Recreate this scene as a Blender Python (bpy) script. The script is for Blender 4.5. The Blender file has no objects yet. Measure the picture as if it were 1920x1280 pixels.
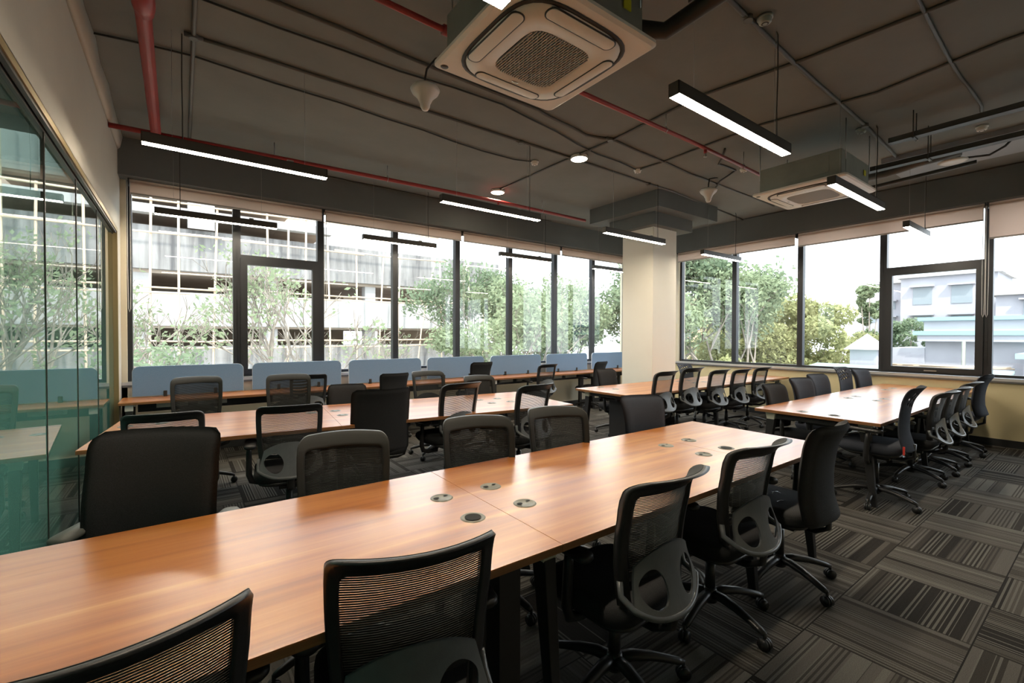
import bpy, math, random
import numpy as np
from mathutils import Vector, Matrix
PI = math.pi
C = bpy.context.scene.collection
sc = bpy.context.scene
random.seed(7)

# ------------------------------------------------------------ camera, world, sun, exposure
FOC = 846.5
yaw, pitch, roll = math.radians(36.22), math.radians(-.812), math.radians(.144)
Fv = Vector((math.sin(yaw)*math.cos(pitch), math.cos(yaw)*math.cos(pitch), math.sin(pitch)))
Rv = Vector((math.cos(yaw), -math.sin(yaw), 0)); Uv = Rv.cross(Fv)
R2 = Rv*math.cos(roll)+Uv*math.sin(roll); U2 = Uv*math.cos(roll)-Rv*math.sin(roll)
cam = bpy.data.cameras.new('camera'); co = bpy.data.objects.new('camera', cam); C.objects.link(co)
cam.lens = 36*FOC/1920; cam.sensor_width = 36; cam.clip_start = .02; cam.clip_end = 500
m4 = Matrix((R2, U2, -Fv)).transposed().to_4x4(); m4.translation = (0, 0, 1.5)
co.matrix_world = m4
sc.camera = co
sc.view_settings.view_transform = 'Standard'; sc.view_settings.look = 'None'
sc.view_settings.gamma = 1; sc.view_settings.use_curve_mapping = False
sc.view_settings.exposure = 1.28
w = bpy.data.worlds.new('world'); sc.world = w; w.use_nodes = True
bgn = w.node_tree.nodes['Background']
bgn.inputs[0].default_value = (.86, .93, 1, 1); bgn.inputs[1].default_value = 2.0
sl = bpy.data.lights.new('sun', 'SUN'); sl.energy = 2.4; sl.angle = math.radians(2); sl.color = (1, .95, .86)
so = bpy.data.objects.new('sun', sl); C.objects.link(so)
so.rotation_euler = Vector((.45, .62, -.95)).to_track_quat('-Z', 'Y').to_euler()
def portal(name, loc, sx, sy, tq):
    l = bpy.data.lights.new(name, 'AREA'); l.shape = 'RECTANGLE'; l.size = sx; l.size_y = sy
    l.cycles.is_portal = True
    o = bpy.data.objects.new(name, l); C.objects.link(o); o.location = loc
    o.rotation_euler = Vector(tq).to_track_quat('-Z', 'Z').to_euler()
portal('sky_portal_back', (4, 7.3, 2.15), 9.2, 2.5, (0, -1, 0))
portal('sky_portal_right', (9.25, 1.5, 2.15), 9.2, 2.5, (-1, 0, 0))
LAMP = 44.0     # emission of the linear lamps

# ------------------------------------------------------------ materials
def mat(name, col, rough=.5, metal=0, spec=.5, emit=None, es=0, **kw):
    m = bpy.data.materials.new(name); m.use_nodes = True
    b = m.node_tree.nodes['Principled BSDF']
    b.inputs['Base Color'].default_value = (*col, 1); b.inputs['Roughness'].default_value = rough
    b.inputs['Metallic'].default_value = metal; b.inputs['Specular IOR Level'].default_value = spec
    if emit: b.inputs['Emission Color'].default_value = (*emit, 1); b.inputs['Emission Strength'].default_value = es
    for k, v in kw.items(): b.inputs[k].default_value = v
    return m
class NT:
    def __init__(s, m): s.t = m.node_tree; s.b = s.t.nodes.get('Principled BSDF')
    def n(s, typ, **kw):
        x = s.t.nodes.new(typ)
        for k, v in kw.items(): setattr(x, k, v)
        return x
    def l(s, a, b): s.t.links.new(a, b)
    def put(s, sock, v):
        if hasattr(v, 'is_output') or isinstance(v, bpy.types.NodeSocket): s.l(v, sock)
        else: sock.default_value = v
    def m(s, op, a, b=0., c=None):
        x = s.n('ShaderNodeMath', operation=op); s.put(x.inputs[0], a); s.put(x.inputs[1], b)
        if c is not None: s.put(x.inputs[2], c)
        return x.outputs[0]
    def mix(s, f, a, b):
        x = s.n('ShaderNodeMix', data_type='RGBA'); s.put(x.inputs[0], f)
        for sk, v in ((x.inputs[6], a), (x.inputs[7], b)):
            if isinstance(v, tuple): sk.default_value = (*v, 1)
            else: s.l(v, sk)
        return x.outputs[2]
    def obj(s, scale=(1, 1, 1), src='Object'):
        tc = s.n('ShaderNodeTexCoord'); mp = s.n('ShaderNodeMapping'); mp.inputs['Scale'].default_value = scale
        s.l(tc.outputs[src], mp.inputs[0]); return mp.outputs[0]
    def noise(s, vec, scale=5, detail=3, rough=.5):
        x = s.n('ShaderNodeTexNoise'); s.l(vec, x.inputs['Vector']); x.inputs['Scale'].default_value = scale
        x.inputs['Detail'].default_value = detail; x.inputs['Roughness'].default_value = rough; return x.outputs[0]
    def bump(s, h, st=.2, d=.01):
        x = s.n('ShaderNodeBump'); x.inputs['Strength'].default_value = st; x.inputs['Distance'].default_value = d
        s.l(h, x.inputs['Height']); s.l(x.outputs[0], s.b.inputs['Normal'])
    def ramp(s, f, stops, interp='LINEAR'):
        x = s.n('ShaderNodeValToRGB'); x.color_ramp.interpolation = interp; e = x.color_ramp.elements
        while len(e) < len(stops): e.new(.5)
        for k, (p, c) in enumerate(stops): e[k].position = p; e[k].color = (*c, 1)
        s.l(f, x.inputs[0]); return x.outputs[0]
def noisy(name, c1, c2, scale=3, rough=.8, bump=.1, bs=60, spec=.3, mscale=(1, 1, 1), **kw):
    m = mat(name, c1, rough, spec=spec, **kw); t = NT(m); v = t.obj(mscale)
    f = t.noise(v, scale, 5, .6); t.l(t.ramp(f, [(.35, c1), (.68, c2)]), t.b.inputs['Base Color'])
    if bump: t.bump(t.noise(v, bs, 3), bump, .004)
    return m
M = {}
M['ceiling'] = noisy('ceiling_paint', (.172, .176, .164), (.202, .206, .193), 1.2, .75, .25, 25)
M['beam'] = noisy('beam_paint', (.12, .132, .13), (.14, .152, .15), 1.5, .7, .15, 25)
M['conduit'] = mat('conduit_paint', (.10, .097, .088), .5)
M['conduit_dark'] = mat('cable_black', (.03, .03, .028), .5)
M['wall'] = noisy('wall_cream', (.66, .60, .46), (.70, .64, .50), .8, .7, .05, 40)
M['wallc'] = noisy('wall_column', (.72, .70, .62), (.75, .73, .66), .8, .7, .04, 40)
M['wallg'] = noisy('wall_plaster', (.50, .48, .43), (.54, .52, .46), 1.1, .8, .12, 14)
M['wally'] = noisy('wall_pale_yellow', (.70, .60, .36), (.74, .64, .40), .8, .65, .04, 40)
M['base'] = mat('baseboard_dark', (.03, .03, .03), .4)
M['sill'] = mat('sill_stone', (.5, .5, .5), .2)
M['silld'] = mat('sill_edge', (.12, .12, .12), .3)
M['frame'] = mat('window_aluminium', (.035, .037, .042), .4, .4)
M['blind'] = noisy('blind_fabric', (.62, .52, .45), (.68, .57, .49), 2, .9, .1, 200, mscale=(1, 1, 1))
t_ = NT(M['blind']); o_ = t_.t.nodes['Material Output']; tl_ = t_.n('ShaderNodeBsdfTranslucent'); tl_.inputs[0].default_value = (.85, .72, .64, 1)
mx_ = t_.n('ShaderNodeMixShader'); mx_.inputs[0].default_value = .6; t_.l(t_.b.outputs[0], mx_.inputs[1]); t_.l(tl_.outputs[0], mx_.inputs[2]); t_.l(mx_.outputs[0], o_.inputs[0])
M['blindb'] = mat('blind_bar', (.5, .46, .43), .5)
M['chain'] = mat('chain_plastic', (.6, .6, .58), .4)
M['red'] = mat('pipe_red', (.33, .035, .035), .38)
M['metal'] = mat('metal_grey', (.45, .45, .45), .35, .9)
M['blackm'] = mat('black_metal', (.02, .02, .021), .42)
M['cream'] = mat('bracket_cream', (.62, .62, .5), .5)
M['lampbody'] = mat('lamp_body', (.055, .05, .042), .45)
M['lamp'] = mat('lamp_diffuser', (1, .95, .85), .5, emit=(1, .86, .66), es=LAMP)
M['down'] = mat('downlight_diffuser', (1, .95, .85), .5, emit=(1, .86, .62), es=40)
M['white'] = mat('white_plastic', (.72, .70, .66), .35)
M['acw'] = mat('ac_panel_plastic', (.80, .76, .70), .4)
M['acd'] = mat('ac_dark', (.035, .033, .03), .6)
M['acg'] = mat('ac_grille', (.42, .38, .34), .5)
M['galv'] = noisy('galvanised_sheet', (.27, .285, .25), (.32, .335, .30), 4, .45, 0, metal=.3)
M['yellow'] = mat('yellow_sticker', (.6, .55, .02), .5)
M['tray'] = mat('tray_paint', (.06, .06, .055), .5)
M['slab_lit'] = mat('slab_window_lit', (.30, .32, .35), .5)  # pale bluish tone puts window light on the ceiling slab into its colour
M['plas'] = noisy('chair_plastic', (.018, .018, .019), (.024, .024, .025), 20, .38, .12, 300, spec=.5)
M['plasg'] = noisy('chair_plastic_grey', (.11, .118, .125), (.13, .138, .145), 20, .28, .1, 300, spec=.5)
M['armg'] = mat('arm_pad_grey', (.10, .105, .095), .5)
M['fabric'] = noisy('chair_fabric', (.020, .020, .021), (.034, .034, .036), 350, .95, .4, 500, spec=.2, mscale=(1, 1, 1))
M['fabb'] = noisy('chair_fabric_blue_sheen', (.036, .041, .054), (.052, .058, .074), 300, .9, .4, 500, spec=.25)  # grey-blue sheen on dark fabric, put into the base colour
M['fabl'] = noisy('chair_fabric_lit', (.034, .034, .035), (.052, .052, .053), 300, .9, .4, 500, spec=.3)  # black chair fabric lightened, stronger light on one chair put into the colour
M['meshf'] = mat('chair_mesh_weave', (.024, .024, .022), .7, spec=.25)
M['nylon'] = mat('base_nylon', (.022, .022, .023), .36)
M['partition'] = noisy('partition_fabric_blue', (.16, .27, .44), (.18, .295, .47), 90, .9, .3, 300)
M['parted'] = mat('partition_edge', (.55, .62, .70), .5)
M['box'] = mat('socket_box', (.5, .47, .4), .5)
M['grom'] = mat('grommet_satin', (.20, .195, .16), .42, .3)
M['hole'] = mat('grommet_hole', (.006, .006, .006), .8)
M['tag'] = mat('red_tag', (.7, .05, .03), .5)
M['brass'] = mat('frame_brass', (.34, .26, .13), .45, .6)
M['framed'] = mat('track_dark', (.05, .045, .04), .4, .5)
def wood(name):
    m = mat(name, (.5, .2, .08), .30, spec=.5, **{'Coat Weight': .6, 'Coat Roughness': .24}); t = NT(m)
    v = t.obj((.45, 6, 4)); v2 = t.obj((.22, 18, 4))
    f1 = t.noise(v, 1.6, 6, .55); f2 = t.noise(v2, 1.4, 4, .6)
    f = t.m('ADD', t.m('MULTIPLY', f1, .62), t.m('MULTIPLY', f2, .38))
    c = t.ramp(f, [(.34, (.30, .088, .022)), (.46, (.45, .155, .036)), (.55, (.52, .20, .050)), (.66, (.64, .30, .09))])
    k = t.noise(t.obj((1.2, 5, 1)), 2.2, 2); kn = t.ramp(k, [(.70, (1, 1, 1)), (.80, (.72, .66, .6))])
    x = t.n('ShaderNodeMix', data_type='RGBA', blend_type='MULTIPLY'); x.inputs[0].default_value = 1
    t.l(c, x.inputs[6]); t.l(kn, x.inputs[7]); t.l(x.outputs[2], t.b.inputs['Base Color'])
    r = t.ramp(f2, [(.3, (.30, .30, .30)), (.7, (.38, .38, .38))]); t.l(r, t.b.inputs['Roughness'])
    return m
M['wood'] = wood('laminate_wood')
M['edge'] = noisy('laminate_edge', (.22, .10, .04), (.29, .14, .055), 3, .5, 0, mscale=(.5, .5, 30))
def carpet():
    m = mat('carpet_tiles', (.1, .1, .1), .97, spec=.12); t = NT(m)
    S = .53
    tc = t.n('ShaderNodeTexCoord'); sp = t.n('ShaderNodeSeparateXYZ'); t.l(tc.outputs['Object'], sp.inputs[0])
    tx = t.m('DIVIDE', t.m('SUBTRACT', sp.outputs[0], 3.09-S*40), S); ty = t.m('DIVIDE', t.m('SUBTRACT', sp.outputs[1], .43-S*40), S)
    ix, iy = t.m('FLOOR', tx), t.m('FLOOR', ty); fx, fy = t.m('FRACT', tx), t.m('FRACT', ty)
    par = t.m('GREATER_THAN', t.m('FRACT', t.m('MULTIPLY', t.m('ADD', ix, iy), .5)), .25)
    u = t.m('ADD', t.m('MULTIPLY', fx, par), t.m('MULTIPLY', fy, t.m('SUBTRACT', 1., par)))
    vv = t.m('ADD', t.m('MULTIPLY', fy, par), t.m('MULTIPLY', fx, t.m('SUBTRACT', 1., par)))
    cb = t.n('ShaderNodeCombineXYZ'); t.l(ix, cb.inputs[0]); t.l(iy, cb.inputs[1])
    wn = t.n('ShaderNodeTexWhiteNoise', noise_dimensions='2D'); t.l(cb.outputs[0], wn.inputs['Vector'])
    rnd = wn.outputs['Value']
    fl = t.m('GREATER_THAN', t.m('FRACT', t.m('MULTIPLY', rnd, 7.3)), .5)
    uu = t.m('ADD', t.m('MULTIPLY', u, t.m('SUBTRACT', 1., t.m('MULTIPLY', fl, 2.))), fl)
    def wnz(k, sd):
        a = t.n('ShaderNodeTexWhiteNoise', noise_dimensions='2D'); c = t.n('ShaderNodeCombineXYZ')
        t.l(t.m('FLOOR', t.m('MULTIPLY', uu, k)), c.inputs[0]); t.l(t.m('MULTIPLY', rnd, sd), c.inputs[1])
        t.l(c.outputs[0], a.inputs['Vector']); return a.outputs['Value']
    z = t.m('ADD', t.m('MULTIPLY', wnz(7.5, 13.), .6), t.m('MULTIPLY', wnz(13., 29.), .4))
    tone = t.m('ADD', z, t.m('MULTIPLY', t.m('SUBTRACT', rnd, .5), .45))
    basec = t.ramp(tone, [(.0, (.026, .023, .020)), (.3, (.046, .041, .035)), (.42, (.088, .080, .070)), (.58, (.118, .110, .098)), (.8, (.150, .142, .126))], 'CONSTANT')
    sn = t.m('SINE', t.m('MULTIPLY', uu, 2*PI*25)); on = t.m('GREATER_THAN', sn, .1)
    strp = t.m('MULTIPLY', on, t.m('GREATER_THAN', t.m('FRACT', t.m('MULTIPLY', z, 5.1)), .42))
    light = t.m('LESS_THAN', tone, .48)
    sc_ = t.mix(light, (.045, .04, .035), (.155, .147, .13))
    c = t.mix(t.m('MULTIPLY', strp, .85), basec, sc_)
    ed = t.m('MINIMUM', t.m('MINIMUM', fx, t.m('SUBTRACT', 1., fx)), t.m('MINIMUM', fy, t.m('SUBTRACT', 1., fy)))
    c = t.mix(t.m('LESS_THAN', ed, .006), c, (.02, .018, .016))
    nz = t.noise(t.obj((1, 1, 1)), 260, 3, .7); g = t.ramp(nz, [(.3, (.62, .62, .62)), (.7, (1.3, 1.3, 1.3))])
    x = t.n('ShaderNodeMix', data_type='RGBA', blend_type='MULTIPLY'); x.inputs[0].default_value = 1
    t.l(c, x.inputs[6]); t.l(g, x.inputs[7]); t.l(x.outputs[2], t.b.inputs['Base Color'])
    t.bump(t.m('ADD', nz, t.m('MULTIPLY', sn, .2)), .5, .004)
    return m
M['carpet'] = carpet()
def glass(name, tint=(.97, .985, .98), ior=1.45, gain=1.0, haze=0, hcol=(.5, .6, .58)):
    m = bpy.data.materials.new(name); m.use_nodes = True; t = NT(m); t.t.nodes.clear()
    o = t.n('ShaderNodeOutputMaterial'); tr = t.n('ShaderNodeBsdfTransparent'); gl = t.n('ShaderNodeBsdfGlossy')
    tr.inputs[0].default_value = (*tint, 1); gl.inputs['Roughness'].default_value = .0
    fr = t.n('ShaderNodeFresnel'); gm = t.n('ShaderNodeNewGeometry')
    t.l(t.m('ADD', t.m('MULTIPLY', gm.outputs['Backfacing'], 1/ior-ior), ior), fr.inputs[0])
    mx = t.n('ShaderNodeMixShader'); t.l(t.m('MINIMUM', t.m('MULTIPLY', fr.outputs[0], gain), 1.), mx.inputs[0])
    base = tr.outputs[0]
    if haze:
        df = t.n('ShaderNodeBsdfDiffuse'); df.inputs[0].default_value = (*hcol, 1)
        m2 = t.n('ShaderNodeMixShader'); m2.inputs[0].default_value = haze; t.l(base, m2.inputs[1]); t.l(df.outputs[0], m2.inputs[2]); base = m2.outputs[0]
    t.l(base, mx.inputs[1]); t.l(gl.outputs[0], mx.inputs[2]); t.l(mx.outputs[0], o.inputs[0])
    return m
M['glass'] = glass('window_glass', gain=1.3)
M['clear'] = glass('clear_film', (.93, .93, .93), gain=1.5)
def frosted():
    m = bpy.data.materials.new('partition_glass'); m.use_nodes = True; t = NT(m); t.t.nodes.clear()
    o = t.n('ShaderNodeOutputMaterial'); tr = t.n('ShaderNodeBsdfTransparent'); gl = t.n('ShaderNodeBsdfGlossy')
    tr.inputs[0].default_value = (.62, .74, .70, 1); gl.inputs['Roughness'].default_value = .0
    df = t.n('ShaderNodeBsdfDiffuse'); df.inputs[0].default_value = (.10, .29, .245, 1)
    tc = t.n('ShaderNodeTexCoord'); sp = t.n('ShaderNodeSeparateXYZ'); t.l(tc.outputs['Object'], sp.inputs[0])
    mr = t.n('ShaderNodeMapRange', interpolation_type='SMOOTHSTEP'); t.l(sp.outputs[2], mr.inputs[0])
    mr.inputs[1].default_value = .9; mr.inputs[2].default_value = 2.35; mr.inputs[3].default_value = .93; mr.inputs[4].default_value = .06
    mb = t.n('ShaderNodeMixShader'); t.l(mr.outputs[0], mb.inputs[0]); t.l(tr.outputs[0], mb.inputs[1]); t.l(df.outputs[0], mb.inputs[2])
    fr = t.n('ShaderNodeFresnel'); gm = t.n('ShaderNodeNewGeometry')
    t.l(t.m('ADD', t.m('MULTIPLY', gm.outputs['Backfacing'], 1/1.5-1.5), 1.5), fr.inputs[0])
    mx = t.n('ShaderNodeMixShader'); t.l(t.m('MINIMUM', t.m('MULTIPLY', fr.outputs[0], 1.35), 1.), mx.inputs[0])
    t.l(mb.outputs[0], mx.inputs[1]); t.l(gl.outputs[0], mx.inputs[2]); t.l(mx.outputs[0], o.inputs[0])
    return m
M['frost'] = frosted()
def leafmat(name, c1, c2):
    m = noisy(name, c1, c2, 1.4, .7, 0); t = NT(m)
    o = t.t.nodes['Material Output']; tl = t.n('ShaderNodeBsdfTranslucent'); tl.inputs[0].default_value = (*c2, 1)
    mx = t.n('ShaderNodeMixShader'); mx.inputs[0].default_value = .35
    t.l(t.b.outputs[0], mx.inputs[1]); t.l(tl.outputs[0], mx.inputs[2]); t.l(mx.outputs[0], o.inputs[0]); return m
M['leaf'] = leafmat('leaf_green', (.17, .22, .13), (.30, .35, .21))
M['leafd'] = leafmat('leaf_deep_green', (.13, .185, .12), (.25, .31, .19))
M['leafy'] = leafmat('leaf_yellow_green', (.26, .28, .12), (.42, .42, .22))
M['leafg'] = leafmat('leaf_fresh_green', (.16, .30, .05), (.30, .45, .10))
M['bark'] = noisy('bark', (.20, .17, .14), (.32, .28, .24), 5, .9, .3, 20)
def concrete():
    m = mat('stained_concrete', (.5, .5, .5), .9, spec=.2); t = NT(m)
    a = t.noise(t.obj((1.3, 1, .12)), 1.6, 6, .6); b = t.noise(t.obj((.4, .4, .4)), 1., 3)
    c = t.ramp(a, [(.36, (.17, .165, .165)), (.5, (.27, .265, .26)), (.64, (.36, .355, .35))])
    x = t.n('ShaderNodeMix', data_type='RGBA', blend_type='MULTIPLY'); x.inputs[0].default_value = .6
    t.l(c, x.inputs[6]); t.l(t.ramp(b, [(.3, (.7, .7, .7)), (.7, (1, 1, 1))]), x.inputs[7]); t.l(x.outputs[2], t.b.inputs['Base Color'])
    return m
M['concrete'] = concrete()
M['concw'] = noisy('whitewashed_concrete', (.40, .395, .39), (.47, .465, .46), .8, .9, 0)
M['soffit'] = noisy('brown_soffit', (.40, .33, .27), (.50, .42, .35), .6, .9, 0)
M['bamboo'] = mat('bamboo', (.66, .52, .38), .6)
M['ground'] = noisy('ground', (.30, .29, .25), (.38, .37, .33), .3, .95, 0)
M['bwhite'] = noisy('white_render', (.36, .36, .40), (.41, .41, .45), .5, .9, 0)
M['bteal'] = mat('pale_teal_trim', (.24, .38, .42), .7)
M['bpink'] = noisy('peach_render', (.66, .45, .32), (.72, .5, .37), .4, .9, 0)
M['awn'] = mat('pale_green_sheet', (.26, .38, .34), .6)
M['bglass'] = mat('far_window', (.25, .29, .32), .2)

# ------------------------------------------------------------ geometry helper
class G:
    def __init__(s): s.v = []; s.f = []; s.sm = []
    def add(s, vs, fs, sm=False):
        o = len(s.v); s.v += [tuple(v) for v in vs]; s.f += [tuple(i+o for i in f) for f in fs]; s.sm += [sm]*len(fs); return s
    def box(s, a, b, rot=0, piv=None):
        (x0, y0, z0), (x1, y1, z1) = a, b
        vs = [(x0, y0, z0), (x1, y0, z0), (x1, y1, z0), (x0, y1, z0), (x0, y0, z1), (x1, y0, z1), (x1, y1, z1), (x0, y1, z1)]
        if rot:
            px, py = piv or ((x0+x1)/2, (y0+y1)/2); c, q = math.cos(rot), math.sin(rot)
            vs = [(px+(x-px)*c-(y-py)*q, py+(x-px)*q+(y-py)*c, z) for x, y, z in vs]
        return s.add(vs, [(0, 3, 2, 1), (4, 5, 6, 7), (0, 1, 5, 4), (1, 2, 6, 5), (2, 3, 7, 6), (3, 0, 4, 7)])
    def hexa(s, b4, t4):
        return s.add(list(b4)+list(t4), [(0, 3, 2, 1), (4, 5, 6, 7), (0, 1, 5, 4), (1, 2, 6, 5), (2, 3, 7, 6), (3, 0, 4, 7)])
    def tube(s, pts, r, n=8, cap=True, flat=1.0, up=None):
        pts = [Vector(p) for p in pts]; k = len(pts)
        rs = r if isinstance(r, (list, tuple)) else [r]*k
        vs = []; prev = None
        for i, p in enumerate(pts):
            d = (pts[min(i+1, k-1)]-pts[max(i-1, 0)]).normalized()
            if up is not None: a = Vector(up)
            elif prev is None: a = Vector((0, 0, 1)) if abs(d.z) < .9 else Vector((0, 1, 0))
            else: a = prev
            a = (a-d*a.dot(d)).normalized(); prev = a; b = d.cross(a)
            for j in range(n):
                t = 2*PI*j/n; vs.append(p+(b*math.cos(t)+a*math.sin(t)*flat)*rs[i])
        fs = [(i*n+j, i*n+(j+1) % n, (i+1)*n+(j+1) % n, (i+1)*n+j) for i in range(k-1) for j in range(n)]
        if cap: fs += [tuple(reversed(range(n))), tuple(range((k-1)*n, k*n))]
        return s.add(vs, fs, True)
    def cyl(s, c, r, h, n=20, axis='z', r2=None):
        c = Vector(c); d = {'x': Vector((1, 0, 0)), 'y': Vector((0, 1, 0)), 'z': Vector((0, 0, 1))}[axis]
        o = len(s.v); s.tube([c, c+d*h], [r, r if r2 is None else r2], n)
        s.sm[-2:] = [False, False]; return s
    def lathe(s, prof, c=(0, 0, 0), n=24, sx=1, sy=1):
        vs = [(c[0]+r*math.cos(2*PI*j/n)*sx, c[1]+r*math.sin(2*PI*j/n)*sy, c[2]+z) for r, z in prof for j in range(n)]
        k = len(prof)
        return s.add(vs, [(i*n+j, i*n+(j+1) % n, (i+1)*n+(j+1) % n, (i+1)*n+j) for i in range(k-1) for j in range(n)], True)
    def grid(s, fn, nu, nv, thick=None, skip=None):
        # fn(u,v)->(x,y,z), u,v in 0..1 ; thick: offset vector fn(u,v)->point of the back side
        vs = [fn(i/nu, j/nv) for j in range(nv+1) for i in range(nu+1)]
        A = lambda i, j: j*(nu+1)+i
        keep = [(i, j) for j in range(nv) for i in range(nu) if not (skip and skip((i+.5)/nu, (j+.5)/nv))]
        fs = [(A(i, j), A(i+1, j), A(i+1, j+1), A(i, j+1)) for i, j in keep]
        if thick:
            o = len(vs); vs += [thick(i/nu, j/nv) for j in range(nv+1) for i in range(nu+1)]
            ks = set(keep)
            fs += [(o+A(i, j), o+A(i, j+1), o+A(i+1, j+1), o+A(i+1, j)) for i, j in keep]
            for i, j in keep:
                if (i-1, j) not in ks: fs.append((A(i, j), A(i, j+1), o+A(i, j+1), o+A(i, j)))
                if (i+1, j) not in ks: fs.append((A(i+1, j+1), A(i+1, j), o+A(i+1, j), o+A(i+1, j+1)))
                if (i, j-1) not in ks: fs.append((A(i+1, j), A(i, j), o+A(i, j), o+A(i+1, j)))
                if (i, j+1) not in ks: fs.append((A(i, j+1), A(i+1, j+1), o+A(i+1, j+1), o+A(i, j+1)))
        return s.add(vs, fs, True)
    def loft(s, rings, closed=True, cap=True, sm=True):
        n = len(rings[0]); vs = [p for r in rings for p in r]
        fs = [(i*n+j, i*n+(j+1) % n, (i+1)*n+(j+1) % n, (i+1)*n+j) for i in range(len(rings)-1) for j in range(n if closed else n-1)]
        if cap: fs += [tuple(reversed(range(n))), tuple(range((len(rings)-1)*n, len(rings)*n))]
        return s.add(vs, fs, sm)
    def ob(s, name, m, parent=None, bevel=0, subsurf=0, loc=None):
        me = bpy.data.meshes.new(name); me.from_pydata(s.v, [], s.f)
        me.polygons.foreach_set('use_smooth', s.sm); me.materials.append(M[m] if isinstance(m, str) else m); me.update()
        o = bpy.data.objects.new(name, me); C.objects.link(o)
        if parent: o.parent = parent
        if loc: o.location = loc
        if bevel:
            b = o.modifiers.new('bevel', 'BEVEL'); b.width = bevel; b.segments = 2; b.limit_method = 'ANGLE'; b.angle_limit = .6
        if subsurf: b = o.modifiers.new('sub', 'SUBSURF'); b.levels = b.render_levels = subsurf
        return o
def tag(o, label=None, cat=None, group=None, kind=None):
    if label: o['label'] = label
    if cat: o['category'] = cat
    if group: o['group'] = group
    if kind: o['kind'] = kind
    return o
def thing(name, label, cat, loc=(0, 0, 0), rz=0, group=None, kind=None):
    o = bpy.data.objects.new(name, None); C.objects.link(o); o.location = loc; o.rotation_euler = (0, 0, rz); o.empty_display_size = .1
    return tag(o, label, cat, group, kind)
def struct(name, g, m, label=None, **kw):
    return tag(g.ob(name, m, **kw), label, None, None, 'structure')
KIDS = {}
def copy_tree(o, parent=None):
    c = o.copy(); C.objects.link(c)
    if parent: c.parent = parent
    for ch in kids(o): copy_tree(ch, c)
    return c
def kids(o): return [x for x in o.children]
def rrect(cx, cy, wx, wy, r, n=5, z=0):
    out = []
    for k, (sx, sy) in enumerate(((1, 1), (-1, 1), (-1, -1), (1, -1))):
        for i in range(n+1):
            a = PI/2*k+PI/2*i/n
            out.append((cx+sx*(wx-r)+r*math.cos(a), cy+sy*(wy-r)+r*math.sin(a), z))
    return out
def sring(rx, ry, n=4., cnt=48, z=0, cx=0, cy=0):
    out = []
    for i in range(cnt):
        a = 2*PI*i/cnt; c, q = math.cos(a), math.sin(a); k = (abs(c)**n+abs(q)**n)**(-1/n)
        out.append((cx+rx*c*k, cy+ry*q*k, z))
    return out

# ------------------------------------------------------------ room shell
XL, XR, YB, YF, ZC = -.575, 9.0, 7.05, -3.2, 3.76
ZH, ZS = 3.33, .93          # window head and sill
struct('floor', G().box((XL-2.6, YF-.2, -.2), (XR+.25, YB+.25, 0)), 'carpet', 'dark striped carpet tiles laid in a quarter-turn pattern')
struct('ceiling', G().box((XL-2.6, YF-.2, ZC), (XR+.3, YB+.3, ZC+.3)), 'ceiling', 'exposed concrete ceiling painted dark grey')
struct('wall_front', G().box((XL-2.6, YF-.2, 0), (XR+.25, YF, ZC)), 'wall')
struct('wall_back', G().box((XL-2.6, YB, 0), (XR+.25, YB+.2, ZS-.04)), 'wall', 'cream wall under the long back windows')
struct('wall_right', G().box((XR, YF, 0), (XR+.25, YB, ZS-.04)), 'wally', 'pale yellow wall under the right windows')
ZG = 2.655; YG = 6.74
g = G().box((XL-.12, YF, ZG+.04), (XL, YG+.05, ZC)).box((XL-.12, YG+.05, 0), (XL, YB, ZC))
struct('wall_left', g, 'wallg', 'beige plaster wall above the glass partition')
# room seen through the partition glass
struct('wall_inner', G().box((XL-2.7, YF, 0), (XL-2.55, YB, ZC)), 'wallg')
struct('trim_1', G().box((XL, YB-.22, ZH), (XR-.18, YB+.2, ZC)), 'beam', 'dark grey ceiling beam above the back windows')
struct('trim_2', G().box((XR-.18, YF, ZH), (XR+.25, YB+.2, ZC)), 'beam', 'dark grey ceiling beam above the right windows')
struct('trim_3', G().box((XL, YB-.02, ZS-.04), (XR, YB+.2, ZS-.005)), 'sill', 'pale stone sill under the back windows')
struct('trim_4', G().box((XR-.03, YF, ZS-.04), (XR+.25, YB-.02, ZS-.005)), 'sill', 'pale stone sill under the right windows')
struct('trim_5', G().box((XR-.035, YF, ZS-.065), (XR, YB-.02, ZS-.04)).box((XL+.005, YB-.025, ZS-.065), (XR-.04, YB, ZS-.04)), 'silld', 'dark edge strip beneath the window sills')
struct('baseboard_back', G().box((XL, YB-.015, 0), (XR, YB, .1)), 'base'); struct('baseboard_right', G().box((XR-.015, YF, 0), (XR, YB-.02, .1)), 'base')
# column with its stepped head
CX0, CX1, CY0, CY1 = 6.3, 6.95, 4.66, 5.30
struct('trim_6', G().box((CX0, CY0, 0), (CX1, CY1, 3.31)), 'wallc', 'square cream column between the two window walls', bevel=.006)
struct('trim_7', G().box((6.16, 4.53, 3.3), (7.22, 5.48, 3.5)), 'beam', 'lower step of the grey column head')
struct('trim_8', G().box((5.95, 4.30, 3.5), (7.62, 5.76, ZC)), 'beam', 'upper wide step of the grey column head')
struct('baseboard_column', G().box((CX0-.012, CY0-.012, 0), (CX1+.012, CY1+.012, .09)), 'base')
# shallow slab drop at the right
struct('trim_9', G().box((7.25, YF, 3.70), (8.1, 1.9, ZC)), 'slab_lit', 'shallow slab drop near the right beam, window light in its pale grey')
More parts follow.
